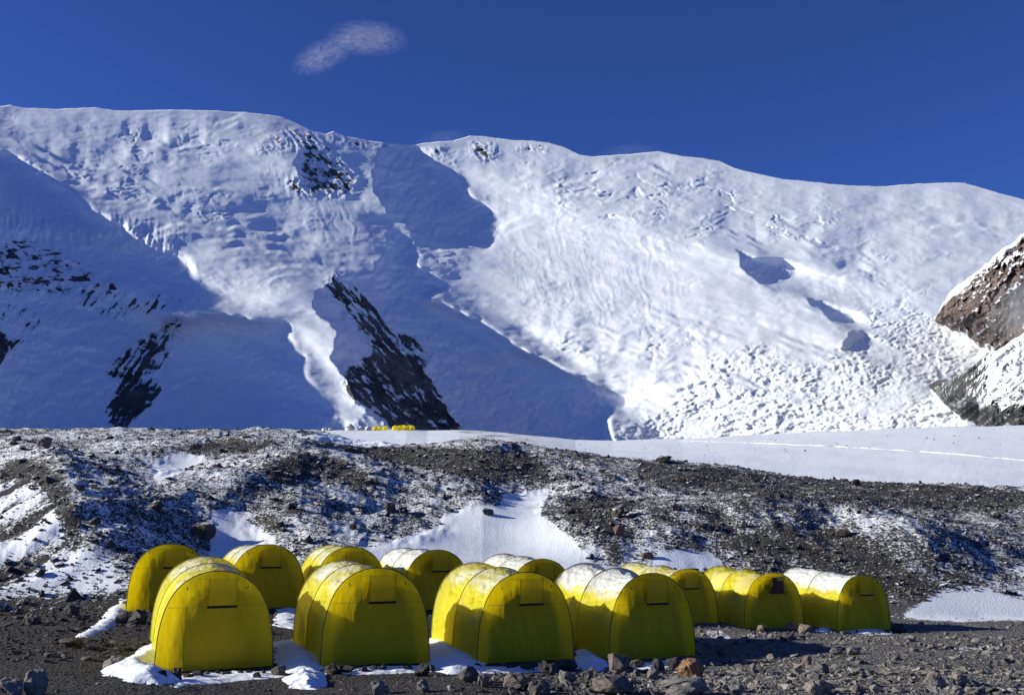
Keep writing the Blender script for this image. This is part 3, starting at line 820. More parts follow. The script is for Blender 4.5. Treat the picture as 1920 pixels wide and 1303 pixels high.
bey_s = (0.62 + .5 * fbm(XX / 12, YY / 50, 513, 3)) * (1 - sstep(930, 1090, bpx)) + .98 * sstep(930, 1090, bpx) - 0.15 * np.clip(fbm(XX / 25, YY / 60, 511, 3) + .1, 0, 1) * 2
snow_a = onhill * (base_s * (1 - (.34 + .16 * sstep(1100, 900, gx)) * dk * (1 - face)))
snow_a = snow_a * (1 - beyond) + beyond * bey_s
# thin rubble on the far snow field edge (top and left)
snow_a = np.maximum(snow_a, 1.6 * sf)
NEAR_SNOW = [[(1310, 1180), (1340, 1180), (1375, 1196), (1340, 1196)], [(1780, 1213), (1850, 1207), (1860, 1215), (1800, 1222)]]
for p in NEAR_SNOW: snow_a = np.maximum(snow_a, 1.2 * blur(in_poly(gx, gy, p), 1))
snow_a += (1 - onhill) * sstep(.35, .6, fbm(XX / 1.3, YY / 1.3, 521, 4)) * .5 * sstep(1250, 1500, gx)
pale = (1 - onhill) * sstep(900, 1300, gx) 
me = np_mesh('ground', np.stack([XX, YY, ZZ], -1).reshape(-1, 3), grid_faces(len(Yrows), len(Ucols)), True)
attr(me, 'snow', snow_a.ravel()); attr(me, 'pale', pale.ravel())
ground = link('ground', me, M['ground'])
tag(ground, 'stony glacial moraine ground with patches of snow', kind='structure')

# the valley around and behind the viewer
vn = 60
vx = np.linspace(-5000, 5000, vn); VX, VY = np.meshgrid(vx, vx - 2500)
VZ = -6 - 10 * sstep(0, 1, fbm(VX / 900, VY / 900, 601, 3))
me = np_mesh('valley_floor', np.stack([VX, VY, VZ], -1).reshape(-1, 3), grid_faces(vn, vn), True)
attr(me, 'snow', np.full(vn * vn, .45)); attr(me, 'pale', np.zeros(vn * vn))
tag(link('valley_floor', me, M['ground']), 'wide moraine valley floor around the camp', kind='structure')

# ================================================================== STONES
def rock_variant(seed, npts=16, flat=0.75, sub=0):
    r = np.random.default_rng(seed)
    P = r.normal(size=(npts, 3)); P /= np.linalg.norm(P, axis=1)[:, None]
    P *= r.uniform(.78, 1.08, (npts, 1)); P *= np.array([1, r.uniform(.65, .95), flat * r.uniform(.8, 1.15)])
    bm = bmesh.new()
    for p in P: bm.verts.new(p)
    bmesh.ops.convex_hull(bm, input=bm.verts)
    loose = [v for v in bm.verts if not v.link_faces]
    if loose: bmesh.ops.delete(bm, geom=loose, context='VERTS')
    if sub:
        bmesh.ops.bevel(bm, geom=list(bm.edges), offset=.05, segments=1, affect='EDGES')
        bmesh.ops.triangulate(bm, faces=bm.faces)
        for _ in range(sub):
            bmesh.ops.subdivide_edges(bm, edges=list(bm.edges), cuts=1, use_grid_fill=True)
        bm.normal_update()
        C = np.array([v.co[:] for v in bm.verts])
        k = .09 * perlin(C[:, 0] * 2.3 + seed, C[:, 1] * 2.3 + C[:, 2] * 1.7, seed) + .05 * perlin(C[:, 0] * 6 + C[:, 2] * 4, C[:, 1] * 6 - C[:, 2] * 3, seed + 3)
        for v, kk in zip(bm.verts, k):
            v.co = v.co + v.normal * float(kk)
    bmesh.ops.triangulate(bm, faces=bm.faces)
    bm.verts.index_update()
    V = np.array([v.co[:] for v in bm.verts]); Fc = np.array([[v.index for v in f.verts] for f in bm.faces])
    bm.free()
    return V, Fc
SMALL = [rock_variant(900 + i, 9 + i % 4) for i in range(10)]
MEDIUM = [rock_variant(950 + i, 15, .7, 1) for i in range(8)]

def scatter(name, Xs, Ys, size, tint, warm, mat, label, cat, sink=.3, variants=SMALL, group=None, flat=.8):
    n = len(Xs); Zs = zfun(Xs, Ys)
    vv = []; ff = []; tv = []; wv = []; off = 0
    which = rng.integers(0, len(variants), n)
    for k, (V, Fc) in enumerate(variants):
        idx = np.where(which == k)[0]
        if len(idx) == 0: continue
        m = len(idx); a = rng.uniform(0, 2 * math.pi, m); tl = rng.normal(0, .25, (m, 2))
        sc = size[idx][:, None] * rng.uniform(.75, 1.3, (m, 3)) * .5 * np.array([1.1, 1.0, flat])
        P = V[None] * sc[:, None, :]
        cx, sx_ = np.cos(tl[:, 0])[:, None], np.sin(tl[:, 0])[:, None]
        y = P[..., 1] * cx - P[..., 2] * sx_; z = P[..., 1] * sx_ + P[..., 2] * cx
        cy, sy_ = np.cos(tl[:, 1])[:, None], np.sin(tl[:, 1])[:, None]
        x = P[..., 0] * cy + z * sy_; z = -P[..., 0] * sy_ + z * cy
        ca, sa = np.cos(a)[:, None], np.sin(a)[:, None]
        xr = x * ca - y * sa; yr = x * sa + y * ca
        G = np.stack([xr + Xs[idx][:, None], yr + Ys[idx][:, None], z + (Zs[idx] + size[idx] * .5 * (.55 - sink))[:, None]], -1)
        vv.append(G.reshape(-1, 3)); nvv = V.shape[0]
        ff.append((Fc[None] + (np.arange(m) * nvv)[:, None, None] + off).reshape(-1, 3)); off += m * nvv
        tv.append(np.repeat(tint[idx], nvv)); wv.append(np.repeat(warm[idx], nvv))
    me = np_mesh(name, np.concatenate(vv), np.concatenate(ff), False)
    attr(me, 'tint', np.concatenate(tv)); attr(me, 'warm', np.concatenate(wv))
    o = link(name, me, mat)
    tag(o, label, cat, group, 'stuff')
    return o
def tent_clear(X, Y, pad=.15):
    ok = np.ones(len(X), bool)
    a = math.radians(20)
    for T in TENTS:
        dx, dy = X - T['X'], Y - T['Y']
        lx = dx * math.cos(a) + dy * math.sin(a); ly = -dx * math.sin(a) + dy * math.cos(a)
        ok &= ~((np.abs(lx) < TENT_W / 2 + pad) & (ly > -pad) & (ly < 3.7 + pad))
    return ok
# hillside rubble
n = 46000
U = rng.uniform(-.56, .56, n); t = rng.uniform(0, 1, n) ** 1.25
yf = interp(pxu(U), FOOT); yc = interp(pxu(U), CREST_Y)
Y = yf - 1 + t * (yc - yf + 6); X = U * Y
Z = zfun(X, Y); rx, ry = uv2px(U, (Z - CAMZ) / Y)
dens = 0.55 + 0.9 * fbm(X / 5.0, Y / 5.0, 701, 3)
for p in DARK: dens += .45 * in_poly(rx, ry, p)
for p in SNOWFULL: dens -= 2.0 * in_poly(rx, ry, p)
dens += .12 * sstep(900, 1400, rx)
keep = rng.uniform(0, 1, n) < dens * 0.9
X, Y = X[keep], Y[keep]; n = len(X)
size = np.clip(0.10 * (1 - rng.uniform(0, .996, n)) ** (-.42), .08, .75) * (1 - .25 * sstep(0, .2, X / Y))
scatter('moraine_rubble', X, Y, size, np.clip(rng.normal(.10, .07, n), .0, .4), np.clip(rng.normal(.0, .06, n), 0, .35), M['rock_snowy'],
        'dark broken rubble covering the snowy moraine hillside', 'rubble')
# scattered stones on the far snow field
n = 1500
U = rng.uniform(-.1, .56, n); px_ = pxu(U); yc = interp(px_, CREST_Y)
Y = yc + rng.uniform(0, 1, n) ** 3 * 60 + np.where(rng.uniform(0, 1, n) < .45, rng.uniform(160, 300, n), 0); X = U * Y
size = np.clip(.14 * (1 - rng.uniform(0, .99, n)) ** (-.4), .12, .9)
scatter('snowfield_stones', X, Y, size, np.clip(rng.normal(.12, .06, n), 0, .4), np.zeros(n), M['rock_snowy'], 'dark stones sprinkled over the snowfield behind the moraine', 'stones')
# foreground gravel: dark on the left, paler and coarser on the right
n = 76000
Y = 1 / rng.uniform(1 / 47.0, 1 / 13.0, n); U = rng.uniform(-.56, .56, n); X = U * Y
yf = interp(pxu(U), FOOT)
Z = zfun(X, Y); rx, ry = uv2px(U, (Z - CAMZ) / Y)
coarse = np.clip(sstep(760, 1250, rx) + .9 * sstep(1235, 1215, ry) * sstep(700, 500, rx) * (rx < 520), 0, 1)
dens = .30 + .7 * coarse + .5 * fbm(X / 1.8, Y / 1.8, 711, 3)
keep = (rng.uniform(0, 1, n) < dens) & tent_clear(X, Y) & (Y < yf + 1)
X, Y, coarse, rx = X[keep], Y[keep], coarse[keep], rx[keep]; n = len(X)
size = np.clip((.022 + .012 * coarse) * (1 - rng.uniform(0, .995, n)) ** (-.42 - .06 * coarse), .022, .09 + .19 * coarse)
tint = np.clip(rng.normal(.22 + .38 * sstep(800, 1300, rx), .19, n), .02, .98); warm = np.clip(rng.normal(-.05, .12, n), 0, .6); tint = np.clip(tint + .16 * fbm(X / 3.0, Y / 3.0, 715, 3), .02, .95)
scatter('gravel', X, Y, size, tint, warm, M['rock'], 'loose gravel and small stones on the ground around the tents', 'gravel', flat=.62)

def tinted(me, tint, warm):
    attr(me, 'tint', np.full(len(me.vertices), tint)); attr(me, 'warm', np.full(len(me.vertices), warm))
def boulder(name, x0, x1, ytop, ybase, tint, warm, label, cat='rock', group=None, seed=None, mat='rock', tilt=(0, 0), depth=.8, smooth=False):
    cxp = (x0 + x1) / 2
    X, Y, Z = hit(cxp, ybase)
    w = (x1 - x0) / F * Y; h = (ybase - ytop) / F * Y
    V, Fc = rock_variant(seed if seed is not None else int(x0 * 7 + ybase), 18, 1.0, 2)
    V = V - (V.max(0) + V.min(0)) / 2; V = V / (V.max(0) - V.min(0))
    a = math.radians(tilt[0]); b = math.radians(tilt[1])
    P = V * np.array([w, w * depth, h * 1.18])
    x = P[:, 0] * math.cos(a) + P[:, 2] * math.sin(a); z = -P[:, 0] * math.sin(a) + P[:, 2] * math.cos(a)
    P = np.stack([x, P[:, 1], z], 1); P[:, 2] -= P[:, 2].min()
    me = np_mesh(name, P, Fc, smooth); tinted(me, tint, warm)
    o = link(name, me, M[mat], loc=(X, Y + w * depth * .4, zat(X, Y + w * depth * .4) - h * .16))
    tag(o, label, cat, group)
    return o
BOULD = [
    # x0, x1, ytop, ybase, tint, warm, label, mat
    (-12, 38, 1270, 1308, .62, .05, 'grey boulder cut by the lower left corner of the picture', 'rock'),
    (34, 83, 1261, 1306, .58, .0, 'tall leaning grey boulder in the lower left corner', 'rock'),
    (188, 232, 1232, 1256, .72, .12, 'pale yellowish boulder beside the snow left of the nearest tent', 'rock'),
    (104, 146, 1187, 1216, .20, .08, 'dark rounded boulder alone on the gravel left of the tents', 'rock'),
    (38, 70, 1150, 1171, .24, .02, 'dark boulder on the gravel near the left picture edge', 'rock'),
    (114, 144, 1137, 1159, .16, .0, 'dark boulder at the foot of the left moraine bluff', 'rock'),
    (214, 238, 1144, 1170, .30, .05, 'slanted grey rock at the corner of the leftmost back tent', 'rock'),
    (236, 272, 1144, 1172, .22, .05, 'broken brown grey rock in front of the leftmost back tent', 'rock'),
    (858, 898, 1250, 1280, .22, .05, 'rounded grey boulder in front of the third front tent left corner', 'rock'),
    (895, 918, 1266, 1288, .40, .15, 'small pale split rock beside the rounded grey boulder', 'rock'),
    (944, 992, 1262, 1296, .38, .12, 'large rough grey brown boulder in front of the third front tent', 'rock'),
    (990, 1030, 1275, 1306, .30, .08, 'dark wedge shaped boulder at the bottom edge below the third front tent', 'rock'),
    (696, 728, 1277, 1302, .55, .0, 'pale grey angular rock at the bottom edge below the second front tent', 'rock'),
    (780, 803, 1277, 1299, .52, .0, 'light grey upright rock at the bottom edge right of centre path', 'rock'),
    (775, 806, 1246, 1268, .14, .0, 'dark boulder at the right corner of the second front tent', 'rock'),
    (1048, 1082, 1258, 1282, .50, .0, 'light grey block between third and fourth front tents', 'rock'),
    (1090, 1118, 1252, 1280, .40, .05, 'knobbly grey rock left of the furrowed upright rock', 'rock'),
    (1142, 1182, 1225, 1262, .48, .12, 'tall furrowed grey rock standing before the fourth front tent', 'rock'),
    (1186, 1202, 1250, 1270, .40, .0, 'small upright rock right of the furrowed rock', 'rock'),
    (1214, 1236, 1248, 1278, .52, .05, 'upright pale pointed rock before the fourth front tent', 'rock'),
    (1250, 1276, 1233, 1262, .10, .0, 'dark boulder touching the orange brown boulder', 'rock'),
    (1272, 1326, 1238, 1270, .5, .85, 'orange brown boulder at the corner of the fourth front tent', 'rock'),
    (1112, 1192, 1276, 1306, .36, .10, 'broad flat grey brown slab at the bottom edge below the fourth front tent', 'rock'),
    (1240, 1334, 1277, 1308, .55, .0, 'long pale grey slab at the bottom edge below the orange boulder', 'rock'),
    (1504, 1524, 1225, 1251, .62, .25, 'upright pale tan stone on the gravel before the right tents', 'rock'),
    (1516, 1560, 1241, 1262, .50, .05, 'flat pale rock below the upright tan stone', 'rock'),
    (1514, 1570, 1278, 1306, .62, .15, 'pale tan boulder at the bottom edge below the upright tan stone', 'rock'),
    (1738, 1782, 1264, 1292, .60, .14, 'pale tan boulder, left of a pair in the lower right', 'rock'),
    (1790, 1830, 1262, 1289, .66, .20, 'pale tan boulder, right of a pair in the lower right', 'rock'),
    (1784, 1812, 1286, 1306, .62, .0, 'whitish pointed rock at the bottom edge below the tan pair', 'rock'),
    (1476, 1500, 1169, 1184, .56, .12, 'pale rock at the front corner of the tent with the open window', 'rock'),
    (1500, 1526, 1171, 1186, .60, .22, 'pale tan rock between the two rightmost tents', 'rock'),
    (1420, 1438, 1172, 1184, .45, .2, 'small tan rock before the tent with the open window', 'rock'),
    (1590, 1616, 1213, 1228, .55, .1, 'pale rounded stone on gravel before the rightmost tent', 'rock'),
    (1558, 1584, 1212, 1227, .38, .15, 'split brown grey stone on gravel before the rightmost tent', 'rock'),
    (1674, 1706, 1171, 1187, .10, .0, 'dark boulder by the right corner of the rightmost tent', 'rock'),
    (1464, 1494, 1186, 1200, .38, .25, 'brown pointed stone on gravel below the tent with the open window', 'rock'),
    (1742, 1762, 1207, 1219, .5, .1, 'pale stone on gravel right of the rightmost tent', 'rock'),
    (1340, 1364, 1212, 1229, .42, .08, 'grey stone on gravel right of the fourth front tent', 'rock'),
    (62, 93, 817, 837, .30, .10, 'large square boulder standing on the left moraine crest', 'rock_snowy'),
    (20, 36, 819, 829, .14, .05, 'small dark boulder on the crest left of the square boulder', 'rock_snowy'),
    (357, 400, 984, 1013, .17, .12, 'big dark layered boulder on the slope above the back tents', 'rock_snowy'),
    (274, 303, 938, 956, .12, .05, 'dark boulder on the slope above the leftmost tents', 'rock_snowy'),
    (719, 741, 943, 963, .14, .03, 'dark upright boulder on the snowy slope above the third back tent', 'rock_snowy'),
    (1132, 1172, 941, 970, .17, .15, 'big brown boulder on the moraine right of the snow gully', 'rock_snowy'),
    (1150, 1172, 990, 1007, .24, .40, 'reddish boulder below the big brown boulder by the gully', 'rock_snowy'),
    (1204, 1226, 1036, 1050, .16, .30, 'dark reddish rock above the fourth front tent roof', 'rock_snowy'),
    (1308, 1330, 982, 997, .15, .08, 'dark boulder in the middle of the right moraine slope', 'rock_snowy'),
    (1860, 1882, 961, 974, .12, .0, 'dark pointed boulder high on the right moraine slope', 'rock_snowy'),
    (1570, 1596, 990, 1010, .14, .08, 'dark slanted slab on the right moraine slope', 'rock_snowy'),
    (904, 926, 956, 968, .12, .0, 'dark rock at the left edge of the snow gully', 'rock_snowy'),
    (1230, 1262, 855, 868, .14, .05, 'dark rock on the crest where the right snowfield begins', 'rock_snowy'),
    (1598, 1616, 900, 912, .14, .05, 'dark rock on the right moraine crest against the snowfield', 'rock_snowy'),
    (166, 186, 972, 984, .10, .0, 'dark stone on the blue shaded slope left of the big layered boulder', 'rock_snowy'),
    (196, 216, 1016, 1032, .10, .0, 'dark rock low on the shaded slope above the leftmost tent', 'rock_snowy'),
]
for i, (x0, x1, yt, yb, ti, wa, lab, mt) in enumerate(BOULD):
    tl = {1: (22, 0), 17: (-10, 0), 6: (25, 0)}.get(i, ((i * 37) % 17 - 8, 0))
    boulder('boulder', x0, x1, yt, yb, ti, wa, lab, 'boulder' if x1 - x0 > 24 else 'rock', 'single boulders and rocks', 3000 + i * 13, mt, tl, .85)
# stone rows weighing down the front edges of the tents
ORD = ['first', 'second', 'third', 'fourth', 'fifth', 'sixth', 'seventh', 'eighth', 'ninth', 'tenth', 'eleventh', 'twelfth', 'thirteenth']
ROW1 = [(288, 309, 1258, 1277), (301, 316, 1262, 1276), (315, 341, 1252, 1277), (341, 360, 1263, 1275), (358, 380, 1259, 1274), (378, 400, 1259, 1272), (402, 419, 1257, 1268),
        (415, 432, 1260, 1270), (442, 456, 1258, 1268), (458, 471, 1258, 1268), (473, 488, 1260, 1272), (490, 504, 1256, 1267), (505, 534, 1249, 1268)]
ROW2 = [(604, 642, 1246, 1265), (640, 663, 1249, 1262), (672, 692, 1251, 1261), (690, 708, 1249, 1259), (710, 725, 1245, 1258), (752, 776, 1245, 1258), (803, 816, 1246, 1258)]
ROW3 = [(884, 905, 1243, 1252), (948, 972, 1247, 1256), (975, 1010, 1243, 1260), (1010, 1044, 1240, 1266), (1040, 1084, 1236, 1256), (1182, 1210, 1236, 1252), (1224, 1248, 1236, 1258)]
for row, where in ((ROW1, 'nearest front tent'), (ROW2, 'second front tent'), (ROW3, 'third and fourth front tents')):
    for i, (x0, x1, yt, yb) in enumerate(row):
        boulder('edge_stone', x0, x1, yt, yb, .10 + .12 * ((i * 29) % 7) / 7, .05, ORD[i] + ' dark stone from left before the ' + where, 'stone',
                'stones along the front edge of the ' + where, 5000 + i * 7 + int(x0), 'rock', (0, 0), .9)
# countable loose stones: shared meshes
vm = []
for i, (V, Fc) in enumerate(MEDIUM):
    for k, (ti, wa) in enumerate(((.22, .03), (.42, .05), (.55, .12))):
        me = np_mesh('stone', V, Fc, False); tinted(me, ti, wa); me.materials.append(M['rock']); vm.append(me)
def stones(n, xr, yr, smin, smax, label, group, pick):
    c = 0; tries = 0
    while c < n and tries < n * 6:
        tries += 1
        px, py = rng.uniform(*xr), rng.uniform(*yr)
        X, Y, Z = hit(px, py)
        if not tent_clear(np.array([X]), np.array([Y]), .2)[0]: continue
        s = smin + (smax - smin) * rng.uniform() ** 2.2
        o = link('stone', vm[rng.integers(0, len(MEDIUM)) * 3 + pick[rng.integers(0, len(pick))]], None, None, (X, Y, Z + s * .12))
        o.rotation_euler = (rng.normal(0, .25), rng.normal(0, .25), rng.uniform(0, 6.28)); o.scale = (s * .5 * rng.uniform(.8, 1.3), s * .5 * rng.uniform(.8, 1.2), s * .5 * rng.uniform(.5, .9))
        tag(o, label, 'stone', group); c += 1
stones(110, (1320, 1910), (1192, 1300), .10, .32, 'small loose grey stone on the gravel below the right tents', 'loose stones on the right gravel', (1, 2, 1, 0))
stones(45, (840, 1320), (1262, 1300), .10, .30, 'small loose grey stone at the bottom edge below the middle tents', 'loose stones at the bottom middle', (0, 1, 2))
stones(70, (2, 250), (1142, 1175), .12, .36, 'small loose stone at the foot of the left moraine bluff', 'loose stones at the left bluff foot', (0, 1, 0))
stones(40, (2, 280), (1212, 1242), .10, .28, 'small loose stone in the low stone line left of the nearest tent', 'stone line on the left gravel', (0, 1, 0))
stones(30, (1310, 1680), (1176, 1192), .14, .32, 'small loose stone along the base of the right back tents', 'loose stones at the base of the right back tents', (1, 2, 0))

# ================================================================== SNOW DRIFTS
def drift(name, poly, hgt, label, seed, lump=.06):
    """a low bank of snow whose plan is given by image points on the ground"""
    W = np.array([hit(a, b)[:2] for a, b in poly])
    mn, mx = W.min(0) - .2, W.max(0) + .2
    st = max((mx - mn).max() / 110, .025)
    xs = np.arange(mn[0], mx[0], st); ys = np.arange(mn[1], mx[1], st)
    GX, GY = np.meshgrid(xs, ys)
    ins = in_poly(GX, GY, [tuple(p) for p in W])
    dist = smin_dist(GX, GY, [tuple(p) for p in W] + [tuple(W[0])])
    dd = np.where(ins, dist, -dist) + .15 * fbm(GX / .45, GY / .45, seed, 4) + .07 * fbm(GX / .13, GY / .13, seed + 2, 3)
    rise = np.clip(dd / .9, -1, 1)
    hh = np.where(rise > 0, 1.25 * hgt * np.clip(rise, 0, 1) ** .85 + lump * np.clip(rise * 3, 0, 1) * (fbm(GX / .35, GY / .35, seed + 5, 3) + .4), rise * .5)
    GZ = zfun(GX, GY) + hh
    fc = grid_faces(len(ys), len(xs))
    kp = (dd.ravel()[fc] > -.12).any(1)
    fc = fc[kp]
    used = np.unique(fc); remap = np.full(GX.size, -1); remap[used] = np.arange(len(used))
    me = np_mesh(name, np.stack([GX, GY, GZ], -1).reshape(-1, 3)[used], remap[fc], True)
    o = link(name, me, M['snow'])
    tag(o, label, 'snow drift', 'snow drifts lying around the tents')
    return o
DRIFTS = [
    ([(186, 1258), (232, 1238), (270, 1215), (300, 1205), (320, 1230), (310, 1266), (345, 1278), (300, 1284), (240, 1278)], .30, 'bright snow drift banked against the left side of the nearest tent', .04),
    ([(290, 1272), (360, 1262), (520, 1255), (535, 1268), (440, 1277), (330, 1288)], .06, 'thin strip of snow along the front of the nearest tent', .03),
    ([(512, 1205), (560, 1198), (610, 1235), (600, 1262), (540, 1262), (515, 1240)], .16, 'shaded snow bank between the first and second front tents', .05),
    ([(530, 1272), (560, 1258), (605, 1262), (616, 1280), (590, 1292), (550, 1290)], .13, 'clumpy heap of shovelled snow between the first and second front tents', .16),
    ([(600, 1252), (700, 1249), (810, 1247), (815, 1258), (700, 1264), (610, 1264)], .05, 'thin strip of snow along the front of the second front tent', .03),
    ([(798, 1200), (815, 1190), (860, 1215), (915, 1240), (905, 1262), (840, 1264), (800, 1255)], .16, 'shaded snow bank between the second and third front tents', .04),
    ([(890, 1250), (1000, 1246), (1080, 1243), (1085, 1254), (980, 1262), (900, 1264)], .05, 'thin strip of snow along the front of the third front tent', .03),
    ([(1078, 1222), (1095, 1212), (1130, 1235), (1150, 1252), (1110, 1262), (1080, 1252)], .18, 'small shaded snow bank between the third and fourth front tents', .03),
    ([(1180, 1243), (1260, 1238), (1310, 1236), (1300, 1246), (1200, 1256)], .05, 'thin strip of snow along the front of the fourth front tent', .03),
    ([(140, 1195), (190, 1160), (225, 1122), (242, 1125), (240, 1160), (200, 1180), (165, 1195)], .20, 'bright snow drift beside the leftmost back tent', .05),
    ([(512, 1172), (520, 1142), (560, 1140), (562, 1160), (556, 1180)], .06, 'snow patch among stones behind the nearest tent', .04),
    ([(1582, 1184), (1600, 1176), (1650, 1178), (1670, 1188), (1620, 1190)], .06, 'thin snow along the base of the rightmost tent', .02),
    ([(1528, 1182), (1540, 1174), (1556, 1178), (1552, 1188)], .10, 'small snow lump between the two rightmost tents', .02),
]
for i, (p, h, lab, lump) in enumerate(DRIFTS):
    drift('snow_drift', p, h, lab, 6000 + i * 31, lump)

# ================================================================== TENTS
PROF = [(1.0, 0.0), (.99, .15), (.975, .30), (.945, .44), (.89, .58), (.803, .71), (.685, .82), (.54, .90), (.36, .96), (.175, .991), (0, 1.0)]
def arch_pts(n):
    """half profile resampled by arc length, mirrored; from left base over the top to right base"""
    P = np.array(PROF); 
    k = np.linspace(0, len(P) - 1, 200)
    # Catmull-Rom smoothing
    ext = np.vstack([2 * P[0] - P[1], P, [-P[-2][0], P[-2][1]]])
    i = np.minimum(k.astype(int), len(P) - 2); f = (k - i)[:, None]
    p0, p1, p2, p3 = ext[i], ext[i + 1], ext[i + 2], ext[i + 3]
    S = .5 * (2 * p1 + (p2 - p0) * f + (2 * p0 - 5 * p1 + 4 * p2 - p3) * f ** 2 + (3 * p1 - p0 - 3 * p2 + p3) * f ** 3)
    S = S * np.array([TENT_W / 2, TENT_H])
    L = np.concatenate([[0], np.cumsum(np.linalg.norm(np.diff(S, axis=0), axis=1))])
    m = n // 2 + 1
    s = np.linspace(0, L[-1], m)
    H = np.stack([np.interp(s, L, S[:, 0]), np.interp(s, L, S[:, 1])], 1)
    left = H * np.array([-1, 1]); right = H[:-1][::-1]
    return np.vstack([left, right])            # n+1 points
ROT = math.radians(20)
def build_tent(T, idx, label, group, sag, frost_glare, windowed='slit', length=3.7, seed=0, flutter=1.0):
    yaw = ROT + math.radians(T.get('yaw', 0))
    ex = np.array([math.cos(yaw), math.sin(yaw)]); ey = np.array([-math.sin(yaw), math.cos(yaw)])
    org = np.array([T['X'], T['Y']])
    root = bpy.data.objects.new('dome_tent', None); COL.objects.link(root)
    z0 = T['Z']
    root.location = (T['X'], T['Y'], z0); root.rotation_euler = (0, 0, yaw)
    tag(root, label, 'tent', group)
    bc = org + ey * length
    zback = zat(*bc) - .03
    slope = np.clip((zback - z0) / length, -.12, .12)
    # the ground is a little uneven: shear the tent to it
    hs_ = T['hs']
    def place(x, y, z): return np.stack([x, y, np.where(z > 0, z * hs_ * (1 + .002 * y), z) + slope * y], -1)
    na = 120; A = arch_pts(na); nl = 73
    ys = np.linspace(0, length, nl)
    hfrac = A[:, 1] / TENT_H
    bay = np.abs(np.sin(np.pi * ys / (length / 2)))             # zero at three arches
    up_ = sstep(.25, 1, hfrac)
    GXa = np.repeat(A[None, :, 0], nl, 0); GZa = np.repeat(A[None, :, 1], nl, 0); GYa = np.repeat(ys[:, None], na + 1, 1)
    # inward direction of the arch
    tg = np.gradient(A, axis=0); nrm = np.stack([tg[:, 1], -tg[:, 0]], 1); nrm /= np.linalg.norm(nrm, axis=1)[:, None]
    nrm *= np.where((nrm * np.array([0, 1.0])).sum(1) + .3 * np.sign(nrm[:, 0]) * np.sign(A[:, 0]) < 0, -1, 1)[:, None]
    arc = np.linspace(-1, 1, na + 1)[None]
    shoulder = np.exp(-((np.abs(arc) - .45) / .22) ** 2)
    inward = sag * (bay[:, None] ** .8) * (.45 + .9 * shoulder * (np.abs(arc) < .9)) * up_[None] + .02 * bay[:, None]
    # wrinkles: drape folds hanging from the arches and diagonal tension folds
    fold = ridged(GYa * 1.1 + 2.0 * arc + seed, arc * 7.5 - bay[:, None] * 2.4 * np.sign(arc), seed + 1, 3) * bay[:, None] ** .5
    inward = inward + flutter * (.045 * fold * (.3 + shoulder) + .020 * fbm(GYa * 4 + seed, arc * 16, seed + 3, 3)) * (.25 + .75 * sstep(0, .15, bay)[:, None])
    bp = (GYa / (length / 2)) % 1.0
    swag = np.abs(arc) + .16 * (4 * bp * (1 - bp)) ** .8 + .03 * fbm(GYa * 1.5 + seed, arc * 2, seed + 31, 2)
    inward = inward + flutter * bay[:, None] ** .45 * (.055 * ridged(swag * 8 + seed, GYa * .8, seed + 33, 2) + .030 * ridged(swag * 19 + seed, GYa * 1.6, seed + 37, 2)) * (.35 + .65 * up_[None])
    # short tension puckers running away from the sleeves
    pk = np.exp(-np.minimum(bp, 1 - bp) * (length / 2) / .28)
    inward = inward + flutter * .030 * pk * (1 - np.exp(-np.minimum(bp, 1 - bp) * (length / 2) / .03)) * np.abs(perlin(arc * 24 + GYa * 2.0, GYa * .4, seed + 39))
    GXs = GXa - nrm[None, :, 0] * inward; GZs = GZa - nrm[None, :, 1] * inward
    # skirt follows the ground
    low = np.clip(1 - hfrac / .12, 0, 1)[None]
    wx = org[0] + ex[0] * GXs + ey[0] * GYa; wy = org[1] + ex[1] * GXs + ey[1] * GYa
    gz = zfun(wx, wy) - z0 - slope * GYa
    GZs = GZs * (1 - low) + low * np.minimum(GZs, gz) - low * .03
    V = place(GXs, GYa, GZs)
    me = np_mesh('flysheet', V.reshape(-1, 3), grid_faces(nl, na + 1), True)
    upn = sstep(.38, .9, hfrac)[None] * np.ones((nl, 1))
    wind = .5 + .5 * fbm(GYa * 1.3 + seed, arc * 3.0, seed + 9, 3)
    att = frost_glare * (upn * 1.0) * (.55 + .6 * wind) - (1 - upn) * .5
    attr(me, 'frost_glare', att.ravel())
    link('flysheet', me, M['fly'], root)
    # arch sleeves
    for k, yy in enumerate((0.0, length / 2, length)):
        off = A + nrm * (.004 if k else .010)
        P = place(off[:, 0], np.full(na + 1, yy - (.006 if k == 0 else 0)), off[:, 1])
        V, Fc = tube(P, .008 if k else .012, 5)
        link('arch_sleeve', np_mesh('arch_sleeve', V, Fc, True), M['pole'] if k == 0 else M['seam'], root)
    # end panels: fabric filled between the arch and the ground, slightly slack
    nw, nh = 56, 34
    def panel(yy, sgn, nm):
        hs = np.linspace(0, 1, nh)
        half = np.interp(hs * TENT_H, A[:na // 2 + 1, 1], -A[:na // 2 + 1, 0])
        half[-1] = max(half[-1], .02)
        s = np.linspace(-1, 1, nw)
        PX = half[:, None] * s[None]; PZ = np.repeat((hs * TENT_H)[:, None], nw, 1)
        PZ = np.where(hs[:, None] >= .999, TENT_H, PZ)
        rim = 1 - np.maximum(np.abs(s)[None], 0) ** 4
        slack = rim * np.sin(np.pi * np.clip(hs, 0, 1))[:, None] ** .6
        fold = fbm(PX * 2.6 + seed + (PZ - 1) * .8, PZ * .6, seed + 21, 3)
        py_ = yy + sgn * (-.05 * slack + .09 * slack * fold * flutter + .030 * slack * ridged(PX * 4.5 + .9 * PZ + seed, PZ * .5, seed + 23, 2))
        wx = org[0] + ex[0] * PX + ey[0] * py_; wy = org[1] + ex[1] * PX + ey[1] * py_
        lowp = np.clip(1 - hs / .1, 0, 1)[:, None]
        gzz = zfun(wx, wy) - z0 - slope * py_
